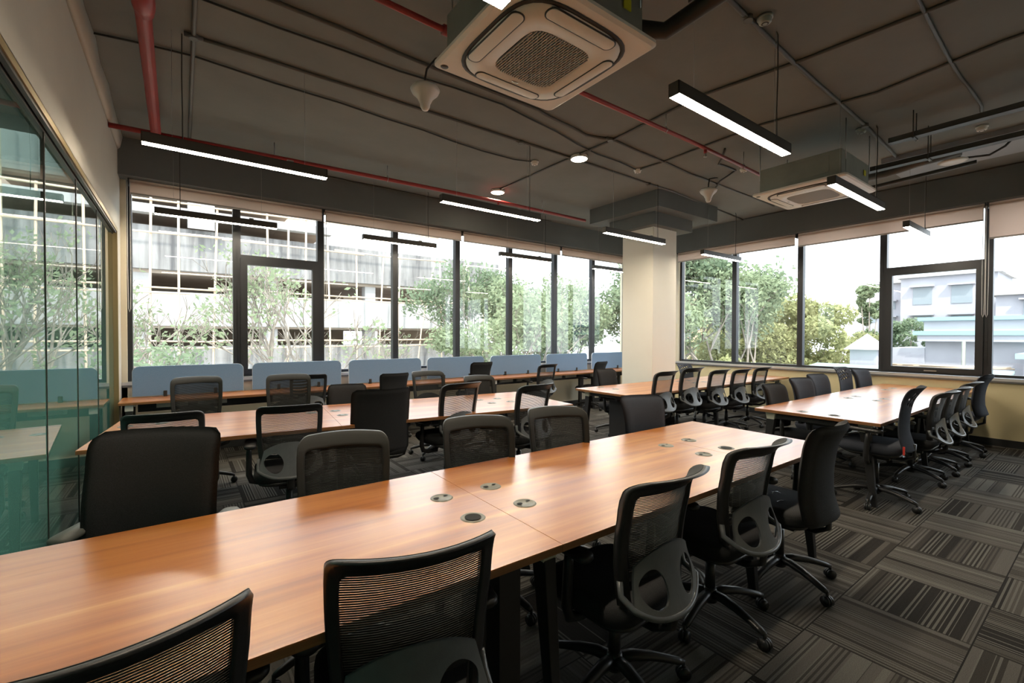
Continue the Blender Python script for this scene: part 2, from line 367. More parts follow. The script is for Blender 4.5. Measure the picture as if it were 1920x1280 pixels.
# rough plaster edge along the left ceiling corner
g = G(); n = 26
ring = []
for i in range(n+1):
    y = YF+(YG+.3-YF)*i/n; d = .045+.02*random.random()
    ring.append([(XL, y, ZC-.16), (XL+d*.5, y, ZC-.13), (XL+d, y, ZC-.01), (XL, y, ZC)])
g.loft([[tuple(p) for p in r] for r in ring], closed=True)
struct('trim_10', g, 'wallg', 'rough plaster fillet where left wall meets ceiling')

# ------------------------------------------------------------ windows
def window(n, axis, a, b, casement=False, label=None):
    r = thing('window_%d' % n, label, None, kind='structure')
    D = .07
    def bx(g, u0, u1, z0, z1, d0, d1):
        if axis == 'x': g.box((u0, YB+.06+d0, z0), (u1, YB+.06+d1, z1))
        else: g.box((XR+.06+d0, u0, z0), (XR+.06+d1, u1, z1))
    fw = .045
    g = G()
    bx(g, a-.002, a+fw, ZS, ZH+.1, 0, D+.03); bx(g, b-fw, b+.002, ZS, ZH+.1, 0, D+.03)
    bx(g, a+fw, b-fw, ZS, ZS+.04, 0, D); bx(g, a+fw, b-fw, ZH-.03, ZH+.1, 0, D)
    if casement: bx(g, a+fw, b-fw, 2.52, 2.58, 0, D)
    g.ob('frame', 'frame', r)
    g = G(); bx(g, a+fw, b-fw, (2.58 if casement else ZS+.04), ZH-.03, .04, .046); g.ob('glass_pane', 'glass', r)
    if casement:
        g = G(); q = .075
        bx(g, a+fw-.005, a+fw+q, ZS+.03, 2.53, -.03, .05); bx(g, b-fw-q, b-fw+.005, ZS+.03, 2.53, -.03, .05)
        bx(g, a+fw+q, b-fw-q, ZS+.03, ZS+.1, -.03, .05); bx(g, a+fw+q, b-fw-q, 2.45, 2.53, -.03, .05)
        s = g.ob('sash', 'frame', r)
        g = G(); bx(g, a+fw+q, b-fw-q, ZS+.1, 2.45, .02, .026); g.ob('glass_pane', 'glass', s)
        g = G(); m_ = (a+b)/2; bx(g, m_-.07, m_+.07, ZS+.045, ZS+.06, -.05, -.03); g.ob('handle', 'metal', s)
    return r
XM = [-.52, .61, 1.68, 2.84, 4.0, 5.17, 6.34, 7.47, 8.6]
for i in range(8):
    window(i+1, 'x', XM[i], XM[i+1], i == 1, ['full-height pane at the left end of the back windows', 'back window with opening sash and fixed light above', 'third pane of the back windows', 'fourth pane of the back windows', 'fifth pane of the back windows', 'sixth pane of the back windows', 'seventh pane of the back windows, next to the column', 'back window pane partly hidden by the column'][i])
YM = [5.97, 4.74, 3.53, 2.33, 1.16, -.02, -1.2, -2.4, -3.2]
for i in range(8):
    window(i+9, 'y', YM[i+1], YM[i], i == 3, ['right window pane next to the column', 'right window pane second from the column', 'right window pane third from the column', 'right window with opening sash and fixed light above', 'right window pane under the lowered blind', None, None, None][i])
struct('trim_11', G().box((XL-.12, YB, 0), (-.522, YB+.2, ZC)), 'wall', 'narrow wall strip between the glass wall and the first back window')
struct('wall_corner', G().box((XM[8], YB, ZS-.04), (XR+.25, YB+.25, ZC)).box((XR, YM[0], ZS-.04), (XR+.25, YB+.2, ZC)), 'wall')

# roller blinds
def blind(axis, a, b, drop, label, cside):
    r = thing('roller_blind', label, 'blind', group='roller blinds over the windows')
    zt = ZH-.035; D0 = -.10
    def P(u, d, z): return (u, YB+d, z) if axis == 'x' else (XR+d, u, z)
    G().tube([P(a+.02, D0+.03, zt), P(b-.02, D0+.03, zt)], .032, 16).ob('roll', 'blind', r)
    for u in (a+.004, b-.012):
        g = G()
        if axis == 'x': g.box((u, YB+D0-.005, zt-.045), (u+.008, YB-.02, ZH))
        else: g.box((XR+D0-.005, u, zt-.045), (XR-.02, u+.008, ZH))
        g.ob('bracket', 'frame', r)
    g = G()
    if axis == 'x': g.box((a+.02, YB+D0, zt-drop), (b-.02, YB+D0+.003, zt))
    else: g.box((XR+D0, a+.02, zt-drop), (XR+D0+.003, b-.02, zt))
    g.ob('blind_fabric', 'blind', r)
    G().tube([P(a+.02, D0+.001, zt-drop), P(b-.02, D0+.001, zt-drop)], .011, 8).ob('bottom_bar', 'blindb', r)
    u = a+.012 if cside < 0 else b-.012; pts = []
    for i in range(13):
        t = i/12*2*PI; pts.append(P(u+.012*math.sin(t)*1.0, D0-.012, 2.55+.85*math.cos(t) if abs(math.cos(t)) > .95 else 2.55+.85*math.cos(t)))
    G().tube([P(u-.012, D0-.012, zt-.01), P(u-.014, D0-.012, 2.3), P(u-.01, D0-.012, 1.80), P(u, D0-.012, 1.76), P(u+.01, D0-.012, 1.80), P(u+.014, D0-.012, 2.3), P(u+.012, D0-.012, zt-.01)], .0035, 6, cap=False).ob('pull_chain', 'chain', r)
for k, (a, b) in enumerate(((-.5, 1.68), (1.69, 4.0), (4.01, 6.34), (6.35, 8.55))):
    blind('x', a, b, .14, ['rolled-up beige blind at the left end of the back windows', 'rolled-up beige blind second from the left on the back windows', 'rolled-up beige blind third from the left on the back windows', 'rolled-up beige blind of the back windows beside the column'][k], -1)
for k, (a, b) in enumerate(((3.54, 5.95), (1.175, 3.53), (-1.2, 1.165), (-3.18, -1.21))):
    blind('y', a, b, (.17, .20, .46, .3)[k], ['rolled-up beige blind on the right windows beside the column', 'rolled-up beige blind over the opening right window', 'partly lowered beige blind at the right edge', 'lowered beige blind behind the right edge'][k], 1 if k == 0 else (-1 if k == 1 else 1))

# glass partition on the left
gp = thing('wall_partition', 'frosted green-tinted glass partition in a brass frame along the left wall', None, kind='structure')
YJ = [-3.2, -1.6, -.1, 1.35, 2.50, 3.60, 4.55, 5.55, YG]
for i in range(len(YJ)-1):
    G().box((XL-.05, YJ[i]+.004, .03), (XL-.04, YJ[i+1]-.004, ZG-.005)).ob('glass_panel', 'frost', gp)
    if i: G().box((XL-.054, YJ[i]-.004, .03), (XL-.036, YJ[i]+.004, ZG-.005)).ob('joint_seal', 'framed', gp)
G().box((XL-.09, YF, ZG), (XL-.0, YG+.04, ZG+.045)).box((XL-.09, YG, 0), (XL+.0, YG+.05, ZG)).ob('brass_frame', 'brass', gp)
G().box((XL-.055, YF, ZG-.03), (XL-.035, YG, ZG)).box((XL-.028, YF, ZG-.018), (XL-.008, YG, ZG)).box((XL-.06, YF, 0), (XL-.03, YG, .035)).ob('track', 'framed', gp)

# ------------------------------------------------------------ tables
def table(name, label, x0, x1, y0, y1, seams, legs, clusters, rz=0, group=None, z=.75, th=.028):
    r = thing(name, label, 'table', (x0, y0, 0), rz, group)
    L, Wd = x1-x0, y1-y0
    cuts = [0]+[s-x0 for s in seams]+[L]
    for a, b in zip(cuts[:-1], cuts[1:]):
        t = G().box((a+.0008, 0, z-.006), (b-.0008, Wd, z)).ob('tabletop', 'wood', r, bevel=.001)
        t.data.transform(Matrix.Identity(4))
        G().box((a+.0008, 0, z-th), (b-.0008, Wd, z-.006)).ob('edge_band', 'edge', t)
    for cx in legs:
        a = cx-x0
        for s, y in ((1, .13), (-1, Wd-.13)):
            G().hexa([(a-.02, y-s*.07-.02, 0), (a+.02, y-s*.07-.02, 0), (a+.02, y-s*.07+.02, 0), (a-.02, y-s*.07+.02, 0)],
                     [(a-.028, y-.04, z-th-.07), (a+.028, y-.04, z-th-.07), (a+.028, y+.04, z-th-.07), (a-.028, y+.04, z-th-.07)]).ob('leg', 'blackm', r, bevel=.004)
            G().hexa([(a-.03, y-.035, z-th-.075), (a+.03, y-.035, z-th-.075), (a+.03, y+.035, z-th-.075), (a-.03, y+.035, z-th-.075)],
                     [(a-.038, y-.048, z-th), (a+.038, y-.048, z-th), (a+.038, y+.048, z-th), (a-.038, y+.048, z-th)]).ob('leg_bracket', 'cream', r)
        G().box((a-.018, .18, z-th-.06), (a+.018, Wd-.18, z-th-.02)).ob('cross_bar', 'blackm', r)
    G().box((.12, Wd/2-.16, z-th-.09), (L-.12, Wd/2-.13, z-th-.03)).box((.12, Wd/2+.13, z-th-.09), (L-.12, Wd/2+.16, z-th-.03)).ob('long_rail', 'blackm', r)
    G().box((.2, Wd/2-.12, z-th-.10), (L-.2, Wd/2+.12, z-th-.085)).ob('cable_tray', 'blackm', r)
    for k, (cx, cy, op) in enumerate(clusters):
        grommet(r, cx-x0, cy-y0, z, op)
    return r
def grommet(parent, x, y, z, op=0, s=1.):
    G().lathe([(0, .001), (.040*s, .001), (.046*s, .0035), (.050*s, .002), (.052*s, 0)], n=28).ob('cable_grommet', 'grom', parent, loc=(x, y, z))
    o = [c for c in parent.children if c.name.startswith('cable_grommet')][-1]
    g = G()
    if op: g.lathe([(0, .0035), (.034*s, .0035)], n=20)
    else: g.lathe([(0, .0036), (.014*s, .0036)], c=(-.026*s, .004, 0), n=12, sx=1, sy=.8).lathe([(0, .0036), (.010*s, .0036)], c=(.026*s, .012, 0), n=12, sx=1.2, sy=.6)
    g.ob('cable_hole', 'hole', o)
def quad4(cx, cy, d=.135, op=(), h=.138):
    P = [(cx-d, cy+h), (cx+d, cy+h), (cx-d, cy-h), (cx+d, cy-h)]
    return [(x, y, 1 if i in op else 0) for i, (x, y) in enumerate(P)]
tm = table('long_worktable', 'long wooden worktable across the foreground running from the left glass wall', XL+.015, 3.61, 1.19, 2.25, [1.1, 2.8], [-.35, 1.12, 2.645, 3.45],
      quad4(1.097, 1.72, op=(2,))+quad4(2.795, 1.715, op=(3,)), group='long shared worktables')
r = tm; G().box((1.44, .08, 0), (1.53, .34, .70)).ob('cable_riser', 'blackm', r)
t2 = table('long_worktable', 'second long wooden worktable, between the foreground table and the back window desk', XL+.02, 3.46, 3.985, 5.22, [1.07], [-.4, 1.07, 3.2],
      [], rz=math.radians(-6.0), group='long shared worktables')
c6, s6 = math.cos(math.radians(6)), math.sin(math.radians(6))
for x, y in ((.33, .87), (1.7, .80), (1.72, .52), (3.28, .50), (3.52, .50), (3.26, .78), (3.5, .78), (.1, .82), (1.48, .80)): grommet(t2, x, y, .75)
table('long_worktable', 'wooden worktable standing in front of the cream column', 4.49, 8.9, 3.63, 4.61, [6.6], [4.62, 6.6, 8.75],
      [(4.89, 4.23, 0), (4.87, 4.48, 0)]+quad4(6.7, 4.2)+quad4(8.3, 4.2), group='long shared worktables')
table('long_worktable', 'wooden worktable at the right whose far end meets the pale yellow wall', 4.81, 8.92, 1.24, 2.29, [6.62], [4.90, 6.62, 8.78],
      [(4.96, 1.90, 0), (4.96, 1.63, 1)]+quad4(6.63, 1.85, .13)+quad4(8.07, 1.85, .15), group='long shared worktables')
for o in list(C.objects):
    if o.name.startswith('long_worktable') and o['label'].startswith('wooden worktable standing'):
        G().box((.30, .30, 0), (.42, .62, .69)).ob('cable_riser', 'blackm', o)
# desk under the back window
r = thing('window_desk', 'long narrow wooden desk running under the back windows', 'desk', (XL+.015, 6.44, 0))
Ld = 8.72
for a, b in ((0, 2.5), (2.5, 4.95), (4.95, 7.4), (7.4, Ld)):
    t = G().box((a+.001, 0, .744), (b-.001, .55, .75)).ob('desktop', 'wood', r)
    G().box((a+.001, 0, .722), (b-.001, .55, .744)).ob('edge_band', 'edge', t)
for a in (.09, 2.5, 4.95, 7.4, Ld-.08):
    G().box((a-.03, .05, 0), (a+.03, .10, .65)).box((a-.03, .42, 0), (a+.03, .47, .65)).box((a-.02, .1, .6), (a+.02, .42, .65)).ob('leg', 'blackm', r)
    G().box((a-.035, .045, .65), (a+.035, .105, .722)).ob('leg_bracket', 'white', r)
G().box((.15, .30, .60), (Ld-.15, .33, .70)).box((.15, .30, .60), (Ld-.15, .48, .61)).ob('cable_tray', 'blackm', r)
for i in range(7):
    for dx in (.22, .62):
        a = .1+1.22*i+dx
        if a < Ld-.3: G().box((a, .27, .64), (a+.30, .30, .70)).box((a+.03, .26, .655), (a+.09, .27, .685)).ob('socket_box', 'box', r)
PX = [(-.47, .66), (.76, 1.91), (2.02, 3.19), (3.30, 4.42), (4.56, 5.76), (5.90, 7.06), (7.2, 8.35)]
PL = ['blue fabric desk screen at the left end, beside the glass wall', 'blue fabric desk screen second from the left', 'blue fabric desk screen third from the left', 'blue fabric desk screen fourth from the left, middle of the row', 'blue fabric desk screen fifth from the left', 'blue fabric desk screen sixth from the left', 'blue fabric desk screen farthest right, partly hidden by the column']
for (a, b), lb in zip(PX, PL):
    w2 = (b-a)/2; r = thing('desk_screen', lb, 'desk screen', ((a+b)/2, 6.90, .765), group='blue screens on the window desk')
    def outline(y, e=0):
        pts = [(-w2+e, y, 0), (w2-e, y, 0)]; R = .07
        for i in range(7): t = PI/2*i/6; pts.append((w2-e-R+R*math.cos(t), y, .355-e-R+R*math.sin(t)))
        for i in range(7): t = PI/2+PI/2*i/6; pts.append((-w2+e+R+R*math.cos(t), y, .355-e-R+R*math.sin(t)))
        return pts
    G().loft([outline(-.013, .006), outline(-.010, .003), outline(.010, .003), outline(.013, .006)], sm=False).ob('screen_panel', 'partition', r)
    G().loft([outline(-.008), outline(.008)], sm=False).ob('edge_trim', 'parted', r)
    for q in (-w2*.45, w2*.45):
        G().box((q-.018, -.03, -.015), (q+.018, .03, .055)).ob('clamp', 'blackm', r, bevel=.004)

# ------------------------------------------------------------ chairs
def by(x, z, kind=0):            # backrest centre surface (local y), curved plan, reclined and flared at the top
    t = (z-.47)/.52
    y = -.205-.075*t+.03*math.sin(PI*min(max(t, 0), 1)*1.0)-.028*max(0, (t-.78)/.22)**2
    if kind: y = -.235-.035*t+.038*math.sin(PI*min(max(t, 0), 1)*1.05)-.045*max(0, (t-.70)/.30)**2-.022*max(0, .25-t)/.25
    return y+(.95+1.5*max(0, t-.7))*x*x
def wback(z):                      # half width of the mesh back
    t = (z-.47)/.52
    return .188+.03*math.sin(PI*min(1, max(0, t))*.62)+.003*t
def star_base(r, mt='nylon', metal_mt=None):
    G().tube([(0, 0, .075), (0, 0, .10), (0, 0, .135), (0, 0, .15)], [.034, .042, .036, .028], 16).ob('base_hub', mt, r)
    for k in range(5):
        a = 2*PI*k/5+PI/2+.15; c, s = math.cos(a), math.sin(a)
        pts = [(c*q, s*q, z) for q, z in ((.02, .118), (.08, .125), (.16, .115), (.23, .098), (.285, .082), (.312, .074))]
        ar = G().tube(pts, [.030, .028, .024, .021, .020, .014], 10, flat=.8, up=(0, 0, 1)).ob('base_arm', mt, r)
        g = G(); px, py = c*.312, s*.312; tx, ty = -s, c
        for q in (-.021, .006):
            g.tube([(px+tx*q, py+ty*q, .0275), (px+tx*(q+.015), py+ty*(q+.015), .0275)], .0275, 16)
        g.tube([(px+tx*-.004, py+ty*-.004, .0275), (px+tx*.004, py+ty*.004, .0275)], .030, 14)
        g.tube([(px, py, .04), (px, py, .082)], .008, 8)
        g.ob('caster', 'nylon', ar)
    G().tube([(0, 0, .14), (0, 0, .30)], .026, 16).tube([(0, 0, .29), (0, 0, .40)], .014, 12).ob('gas_column', 'nylon', r)
def seat_of(r, mt='fabric'):
    rings = []
    for z, k in ((.405, .90), (.425, .965), (.45, 1.0), (.475, .985), (.490, .93), (.497, .82)):
        ring = []
        for x, y, _ in rrect(0, .02, .24*k, .235*k, .10*k, 6):
            ring.append((x, y, z+(-.018*max(0, (y-.13)/.12)**2 if z > .43 else 0)))
        rings.append(ring)
    G().loft(rings).ob('seat', mt, r)
    G().loft([rrect(0, .01, .17, .17, .07, 5, .375), rrect(0, .01, .21, .205, .09, 5, .392), rrect(0, .01, .215, .21, .09, 5, .408)]).ob('seat_pan', 'plas', r)
    g = G().box((-.075, -.11, .335), (.075, .10, .378)); g.tube([(.07, .03, .36), (.20, .05, .352), (.235, .055, .350)], [.006, .006, .011], 8)
    g.ob('tilt_mechanism', 'plas', r, bevel=.006)
def arms_of(r, pad='plas'):
    for s in (-1, 1):
        a = G()
        a.tube([(s*.10, .02, .372), (s*.20, .02, .372), (s*.255, .02, .39), (s*.272, .02, .44), (s*.272, .01, .60), (s*.268, .01, .655)], [.020, .020, .022, .022, .020, .018], 10, flat=1.0)
        arm = a.ob('armrest', 'plas', r)
        rings = []
        for z, k in ((.652, .75), (.660, 1.0), (.672, 1.0), (.681, .75)):
            rings.append([(x, y, z+(.006*math.sin(y*6))) for x, y, _ in rrect(s*.262, .03, .040*k, .125*(.8+.2*k), .035*k, 6)])
        G().loft(rings).ob('arm_pad', pad, arm)
def mesh_chair(name='office_chair', pad='plas', fab='fabric', rib=.0037):
    r = thing(name, 'x', 'chair'); star_base(r); seat_of(r, fab); arms_of(r, pad)
    Z0, Z1 = .60, .99
    g = G()
    # frame: outer loop minus window, as four strips with thickness
    def pt(x, z, d=0): return (x, by(x, z)+d, z)
    T = .026
    wi = .034
    def loop(ins, ztop, R, zb):
        pts = []
        for i in range(12): z = zb+(ztop-R-zb)*i/12; pts.append((-(wback(z)-ins), z))
        W_ = wback(.97)-ins
        for i in range(8): a = PI-PI/2*i/7; pts.append((-W_+R+R*math.cos(a), ztop-R+R*math.sin(a)))
        for i in range(1, 14): pts.append((-W_+R+(2*W_-2*R)*i/14, ztop+.004*math.sin(PI*i/14)))
        return pts+[(-x, z) for x, z in reversed(pts[:20])]
    outr, inn = loop(0, Z1, .048, .50), loop(.034, .928, .02, .50)
    def fr(k, v): (a, b), (c, d) = outr[k], inn[k]; return (a+(c-a)*v, b+(d-b)*v)
    N_ = len(outr)-1
    def lip(k, v): return -.034*max(0, (fr(k, v)[1]-.935)/.055)**2 if fr(k, v)[1] > .935 else 0
    def fp(d, grow=0): return lambda u, v: (lambda q, k: pt(q[0], q[1], d+lip(k, v)))(fr(int(round(u*N_)), v), int(round(u*N_)))
    g.grid(fp(0), N_, 4, thick=fp(-T))
    def low(u, v): W_ = wback(.60)-.02; x = (2*u-1)*W_; return pt(x, .595+.028*v)
    g.grid(low, 14, 1, thick=lambda u, v: (lambda p: (p[0], p[1]-T, p[2]))(low(u, v)))
    g.ob('backrest_frame', 'plas', r)
    G().grid(fp(.0045), N_, 4, thick=fp(.0012)).ob('front_cover', 'meshf', r)
    g = G(); n = 46
    for k in range(n):
        z = .622+(.927-.622)*k/(n-1); W_ = wback(z)-wi+.006
        g.grid(lambda u, v: ((2*u-1)*W_, by((2*u-1)*W_, z)-.010, z+(v-.5)*rib), 8, 1, thick=lambda u, v: ((2*u-1)*W_, by((2*u-1)*W_, z)-.0115, z+(v-.5)*rib))
    g.ob('mesh_panel', 'meshf', r)
    # lumbar plate with two openings, ending in a U-shaped rim
    g = G()
    def P(u, v):
        top_ = .66+.055*(1-abs(u)**2.2); bot = .470+.055*abs(u)**3
        z = bot+(top_-bot)*v; x = u*(.205-.035*v)
        return (x, by(x, z)-.052-.035*(1-v)**1.5+.012*v-(.02*(1-v))*(1-u*u), z)
    N = 36
    for s in (-1, 1):
        cu, cv, ru, rv = .57*s, .43, .33, .31
        inner, outer = [], []
        u0, u1 = min(0, s)-cu, max(0, s)-cu
        ca = [math.atan2(y_, x_) for x_, y_ in ((u1, -cv), (u1, 1-cv), (u0, 1-cv), (u0, -cv))]; ca = [a_ if i_ < 2 else a_ % (2*PI) for i_, a_ in enumerate(ca)]; ca.append(ca[0]+2*PI)
        angs = [ca[i_]+(ca[i_+1]-ca[i_])*k_/9 for i_ in range(4) for k_ in range(9)]
        for a in angs:
            dx, dy = math.cos(a), math.sin(a)
            hx = (max(0, s)-cu if dx > 0 else cu-min(0, s)) / (abs(dx)+1e-9); hy = (1-cv if dy > 0 else cv) / (abs(dy)+1e-9); t = min(hx, hy)
            sk = .10*s*dy
            inner.append((cu+ru*dx+sk*.6, cv+rv*dy)); outer.append((cu+dx*t, cv+dy*t))
        rings = []
        for q in (0, .08, .3, .6, 1.):
            rings.append([P(max(-1, min(1, a[0]+(b[0]-a[0])*q)), a[1]+(b[1]-a[1])*q) for a, b in zip(inner, outer)])
        back = [[(x, y-.008, z) for x, y, z in rg] for rg in rings]
        g.loft(rings, cap=False); g.loft([list(rg) for rg in back], cap=False); g.loft([rings[0], back[0]], cap=False)
    pl = g.ob('lumbar_support', 'plasg', r)
    pts = []
    for i in range(21):
        u = -1+2*i/20; p = P(u, 0); pts.append((p[0], p[1]-.002, p[2]))
    pts = [(-.20, by(.2, .6)-.018, .60), (-.207, by(.2, .55)-.03, .55)]+pts+[(.207, by(.2, .55)-.03, .55), (.20, by(.2, .6)-.018, .60)]
    G().tube(pts, .012, 8).ob('lower_rim', 'plasg', r)
    G().tube([(0, -.10, .352), (0, -.20, .36), (0, -.275, .40), (0, -.285, .455), (0, -.275, .50)], [.028, .028, .026, .024, .018], 10, flat=.6, up=(0, -1, 0)).ob('back_stem', 'plas', r)
    return r
def fabric_chair(name='office_chair', W_=.215, z0=.42, z1=1.0, mt='fabric', holes=False, pad='plas', flat=False, T=.07):
    r = thing(name, 'x', 'chair'); star_base(r); seat_of(r, mt); arms_of(r, pad)
    k_ = 0 if flat else 1
    def prof(u, v):
        z = z0+(z1-z0)*v; e = 2*u-1
        ww = W_*(1-.10*math.sin(PI*v)*(0 if flat else 1)+(.0 if flat else .03*v))
        cr = .035
        q = max(0, (v-(1-cr/(z1-z0)*1.6))/(cr/(z1-z0)*1.6)); ww2 = ww-(cr*(1-math.sqrt(max(0, 1-q*q))))
        q0 = max(0, (.07-v)/.07); ww2 -= cr*(1-math.sqrt(max(0, 1-q0*q0)))
        return e*ww2, z
    def half(u, v, side):
        x, z = prof(u, v); e = abs(2*u-1)
        th = T*(1-max(0, (e-.75)/.25)**2.2)*(1-max(0, (v-.93)/.07)**2)*(1-max(0, (.05-v)/.05)**2)
        if holes: th = .012
        return (x, by(x, .47+.52*v, k_)-.01+side*th/2, z)
    skip = None
    if holes:
        def skip(u, v):
            if not (.66 < v < .955 and .14 < u < .86): return False
            a = math.sin(u*26+v*19)*math.sin(v*52-u*17)
            return a > .18
    G().grid(lambda u, v: half(u, v, 1), 30 if holes else 16, 60 if holes else 24, thick=lambda u, v: half(u, v, -1), skip=skip).ob('backrest', mt, r)
    G().tube([(0, -.10, .352), (0, -.20, .355), (0, -.262, .39), (0, -.268, .50)], [.03, .03, .028, .022], 10, flat=.5, up=(0, -1, 0)).ob('back_stem', 'plas', r)
    return r
CH = {'mesh': mesh_chair(), 'meshd': mesh_chair(rib=.0057), 'tall': fabric_chair(W_=.25, z0=.44, z1=1.0, flat=True, T=.05), 'meshg': mesh_chair(pad='armg'),
      'fab': fabric_chair(), 'fabl': fabric_chair(mt='fabl'), 'wide': fabric_chair(W_=.245, z0=.50, z1=1.02, flat=True, pad='armg', T=.06),
      'blue': fabric_chair(W_=.205, z0=.47, mt='fabb'), 'perf': fabric_chair(W_=.215, z0=.45, mt='fabb', holes=True), 'low': fabric_chair(W_=.205, z0=.5, z1=.99, flat=True)}
used = set()
BODY = ('seat', 'tilt', 'armrest', 'backrest', 'front_cover', 'mesh_panel', 'lumbar', 'lower_rim', 'back_stem')
def chair(kind, x, y, ztop, deg, label, group, spin=0, tagm=None):
    src = CH[kind]
    r = copy_tree(src) if kind in used else src
    used.add(kind)
    a = math.radians(deg); off = .295
    r.location = (x-math.sin(a)*off, y+math.cos(a)*off, 0); r.rotation_euler = (0, 0, a)
    dz = ztop-.995
    for c in kids(r):
        if kind == 'wide' and c.name.startswith('armrest'): c.location = (0, -.20, .035)
        elif c.name.startswith('armrest'): c.location = (0, 0, min(dz, .015))
        elif c.name.startswith(BODY): c.location = (0, 0, dz)
        elif c.name.startswith('gas'): c.scale = (1, 1, 1+dz/.4)
        elif c.name.startswith('base_arm') or c.name.startswith('base_hub'): c.rotation_euler = (0, 0, math.radians(spin))
    r['label'] = label; r['group'] = group
    return r
g1 = 'office chairs along the near side of the foreground table'
g2 = 'office chairs along the far side of the foreground table'
g3 = 'office chairs on the near side of the second table'
g4 = 'office chairs on the far side of the second table'
g5 = 'office chairs at the window desk'
g6 = 'office chairs at the table by the column'
g7 = 'office chairs at the right-hand table'
CHAIRS = [
 ('mesh', -.09, 1.01, .99, 8, 'black mesh-backed chair cropped by the bottom left corner', g1, 10),
 ('mesh', .475, 1.03, .985, -12, 'black mesh-backed chair in the centre foreground, pushed against the table edge', g1, 30),
 ('mesh', 1.5, .99, .99, 2, 'black mesh chair with grey lumbar plate, right of the centre foreground chair', g1, 14),
 ('mesh', 2.28, 1.02, .99, -2, 'black mesh chair with grey lumbar plate, left of the solid-backed fabric chair', g1, 20),
 ('fabl', 2.99, .97, 1.0, 0, 'black fabric chair with solid curved back at the right end of the foreground table', g1, 8),
 ('wide', -.055, 2.52, 1.06, 157, 'wide black fabric chair with grey arm pads beside the glass wall', g2, 0),
 ('meshd', .69, 2.43, .985, 164, 'leftmost of the three dark mesh chairs facing us across the foreground table', g2, 0),
 ('meshd', 1.48, 2.40, .99, 163, 'middle one of the three dark mesh chairs facing us across the foreground table', g2, 20),
 ('meshd', 2.13, 2.40, .99, 162, 'rightmost of the three dark mesh chairs facing us across the foreground table', g2, 40),
 ('blue', 3.12, 2.44, .99, 160, 'smooth grey-backed chair facing us at the far right corner of the foreground table', g2, 0),
 ('mesh', -.10, 3.66, 1.0, -5, 'black mesh chair seen just above the wide fabric chair', g3, 0),
 ('mesh', .63, 3.55, 1.0, -8, 'black mesh chair at the second table, right of the wide fabric chair', g3, 30),
 ('tall', 1.37, 3.68, 1.04, -6, 'black fabric chair with tall solid back at the second table', g3, 12),
 ('mesh', 2.14, 3.66, 1.06, 8, 'black mesh chair at the second table, right of the tall fabric chair', g3, 0),
 ('mesh', 2.78, 3.34, 1.035, 6, 'black mesh chair with glossy lumbar plate at the right end of the second table', g3, 25),
 ('meshd', .13, 5.72, 1.06, 178, 'dark mesh chair facing us in front of the leftmost blue screen', g4, 0),
 ('meshd', .96, 5.52, 1.06, 172, 'dark mesh chair facing us in front of the second blue screen', g4, 10),
 ('low', 1.52, 5.25, .945, 165, 'low dark chair facing us, behind the tall fabric chair of the second table', g4, 10),
 ('mesh', 2.58, 5.42, 1.03, 178, 'mesh chair facing us with blue screen showing through its top', g4, 10),
 ('meshd', 3.16, 5.10, .965, 176, 'dark grey chair facing us at the far right end of the second table', g4, 10),
 ('mesh', 1.32, 6.18, .995, -4, 'mesh chair drawn up to the window desk, half hidden behind another mesh chair', g5, 10),
 ('fab', 2.44, 6.10, .955, 0, 'black fabric chair at the window desk under the third blue screen', g5, 10),
 ('fab', 3.98, 6.22, 1.055, 2, 'black fabric chair at the window desk between fourth and fifth screens', g5, 10),
 ('mesh', 5.40, 6.2, .98, 4, 'black mesh chair at the window desk with wavy slats against the light', g5, 10),
 ('fab', 6.80, 6.2, .975, 12, 'dark chair at the window desk just left of the column', g5, 10),
 ('low', 5.41, 4.92, .97, 176, 'dark low-backed chair facing us across the left end of the column table', g6, 0),
 ('perf', 7.55, 4.92, .965, 180, 'chair with patterned back facing us, glimpsed behind the column table', g6, 0),
 ('mesh', 5.10, 3.5, 1.045, 2, 'leftmost mesh chair on the near side of the column table', g6, 0),
 ('mesh', 5.70, 3.5, 1.067, 0, 'tallest mesh chair on the near side of the column table, second from its left end', g6, 15),
 ('mesh', 6.40, 3.5, 1.01, 0, 'middle mesh chair on the near side of the column table', g6, 30),
 ('mesh', 7.04, 3.5, .99, 0, 'second mesh chair from the wall on the near side of the column table', g6, 5),
 ('mesh', 7.72, 3.5, .995, 0, 'mesh chair nearest the right wall on the near side of the column table', g6, 5),
 ('low', 5.48, 2.44, .952, 172, 'flat-backed dark chair with red tag at the near left corner of the right table', g7, 0),
 ('blue', 6.25, 2.45, .968, 168, 'chair with grey-blue sheen facing us, second on the far side of the right table', g7, 0),
 ('blue', 6.90, 2.50, .98, 168, 'chair with grey-blue sheen facing us, third on the far side of the right table', g7, 0),
 ('perf', 7.75, 2.50, 1.04, 176, 'chair with grey-blue sheen and pierced leaf-pattern top facing us, far side of right table', g7, 0),
 ('blue', 8.40, 2.46, .99, 168, 'chair with grey-blue sheen facing us beside the right wall', g7, 0),
 ('perf', 5.11, 1.05, 1.06, 5, 'dark chair with pierced leaf-pattern headrest at the near corner of the right table', g7, 10),
 ('meshg', 6.20, 1.05, .955, 0, 'mesh chair with shiny lumbar plate, next beyond the pierced-back chair', g7, 0),
 ('meshg', 6.80, 1.05, .955, 0, 'middle one of three shiny-plated mesh chairs on the near side of the right table', g7, 0),
 ('meshg', 7.42, 1.05, .975, 0, 'farthest of three shiny-plated mesh chairs on the near side of the right table', g7, 0),
 ('blue', 8.12, 1.02, 1.02, -2, 'dark blue solid-backed chair against the pale yellow wall at far right', g7, 0),
]
chairs = [chair(*c) for c in CHAIRS]
G().box((-.215, -.235, .45), (-.205, -.23, .52)).ob('red_tag', 'tag', chairs[32])
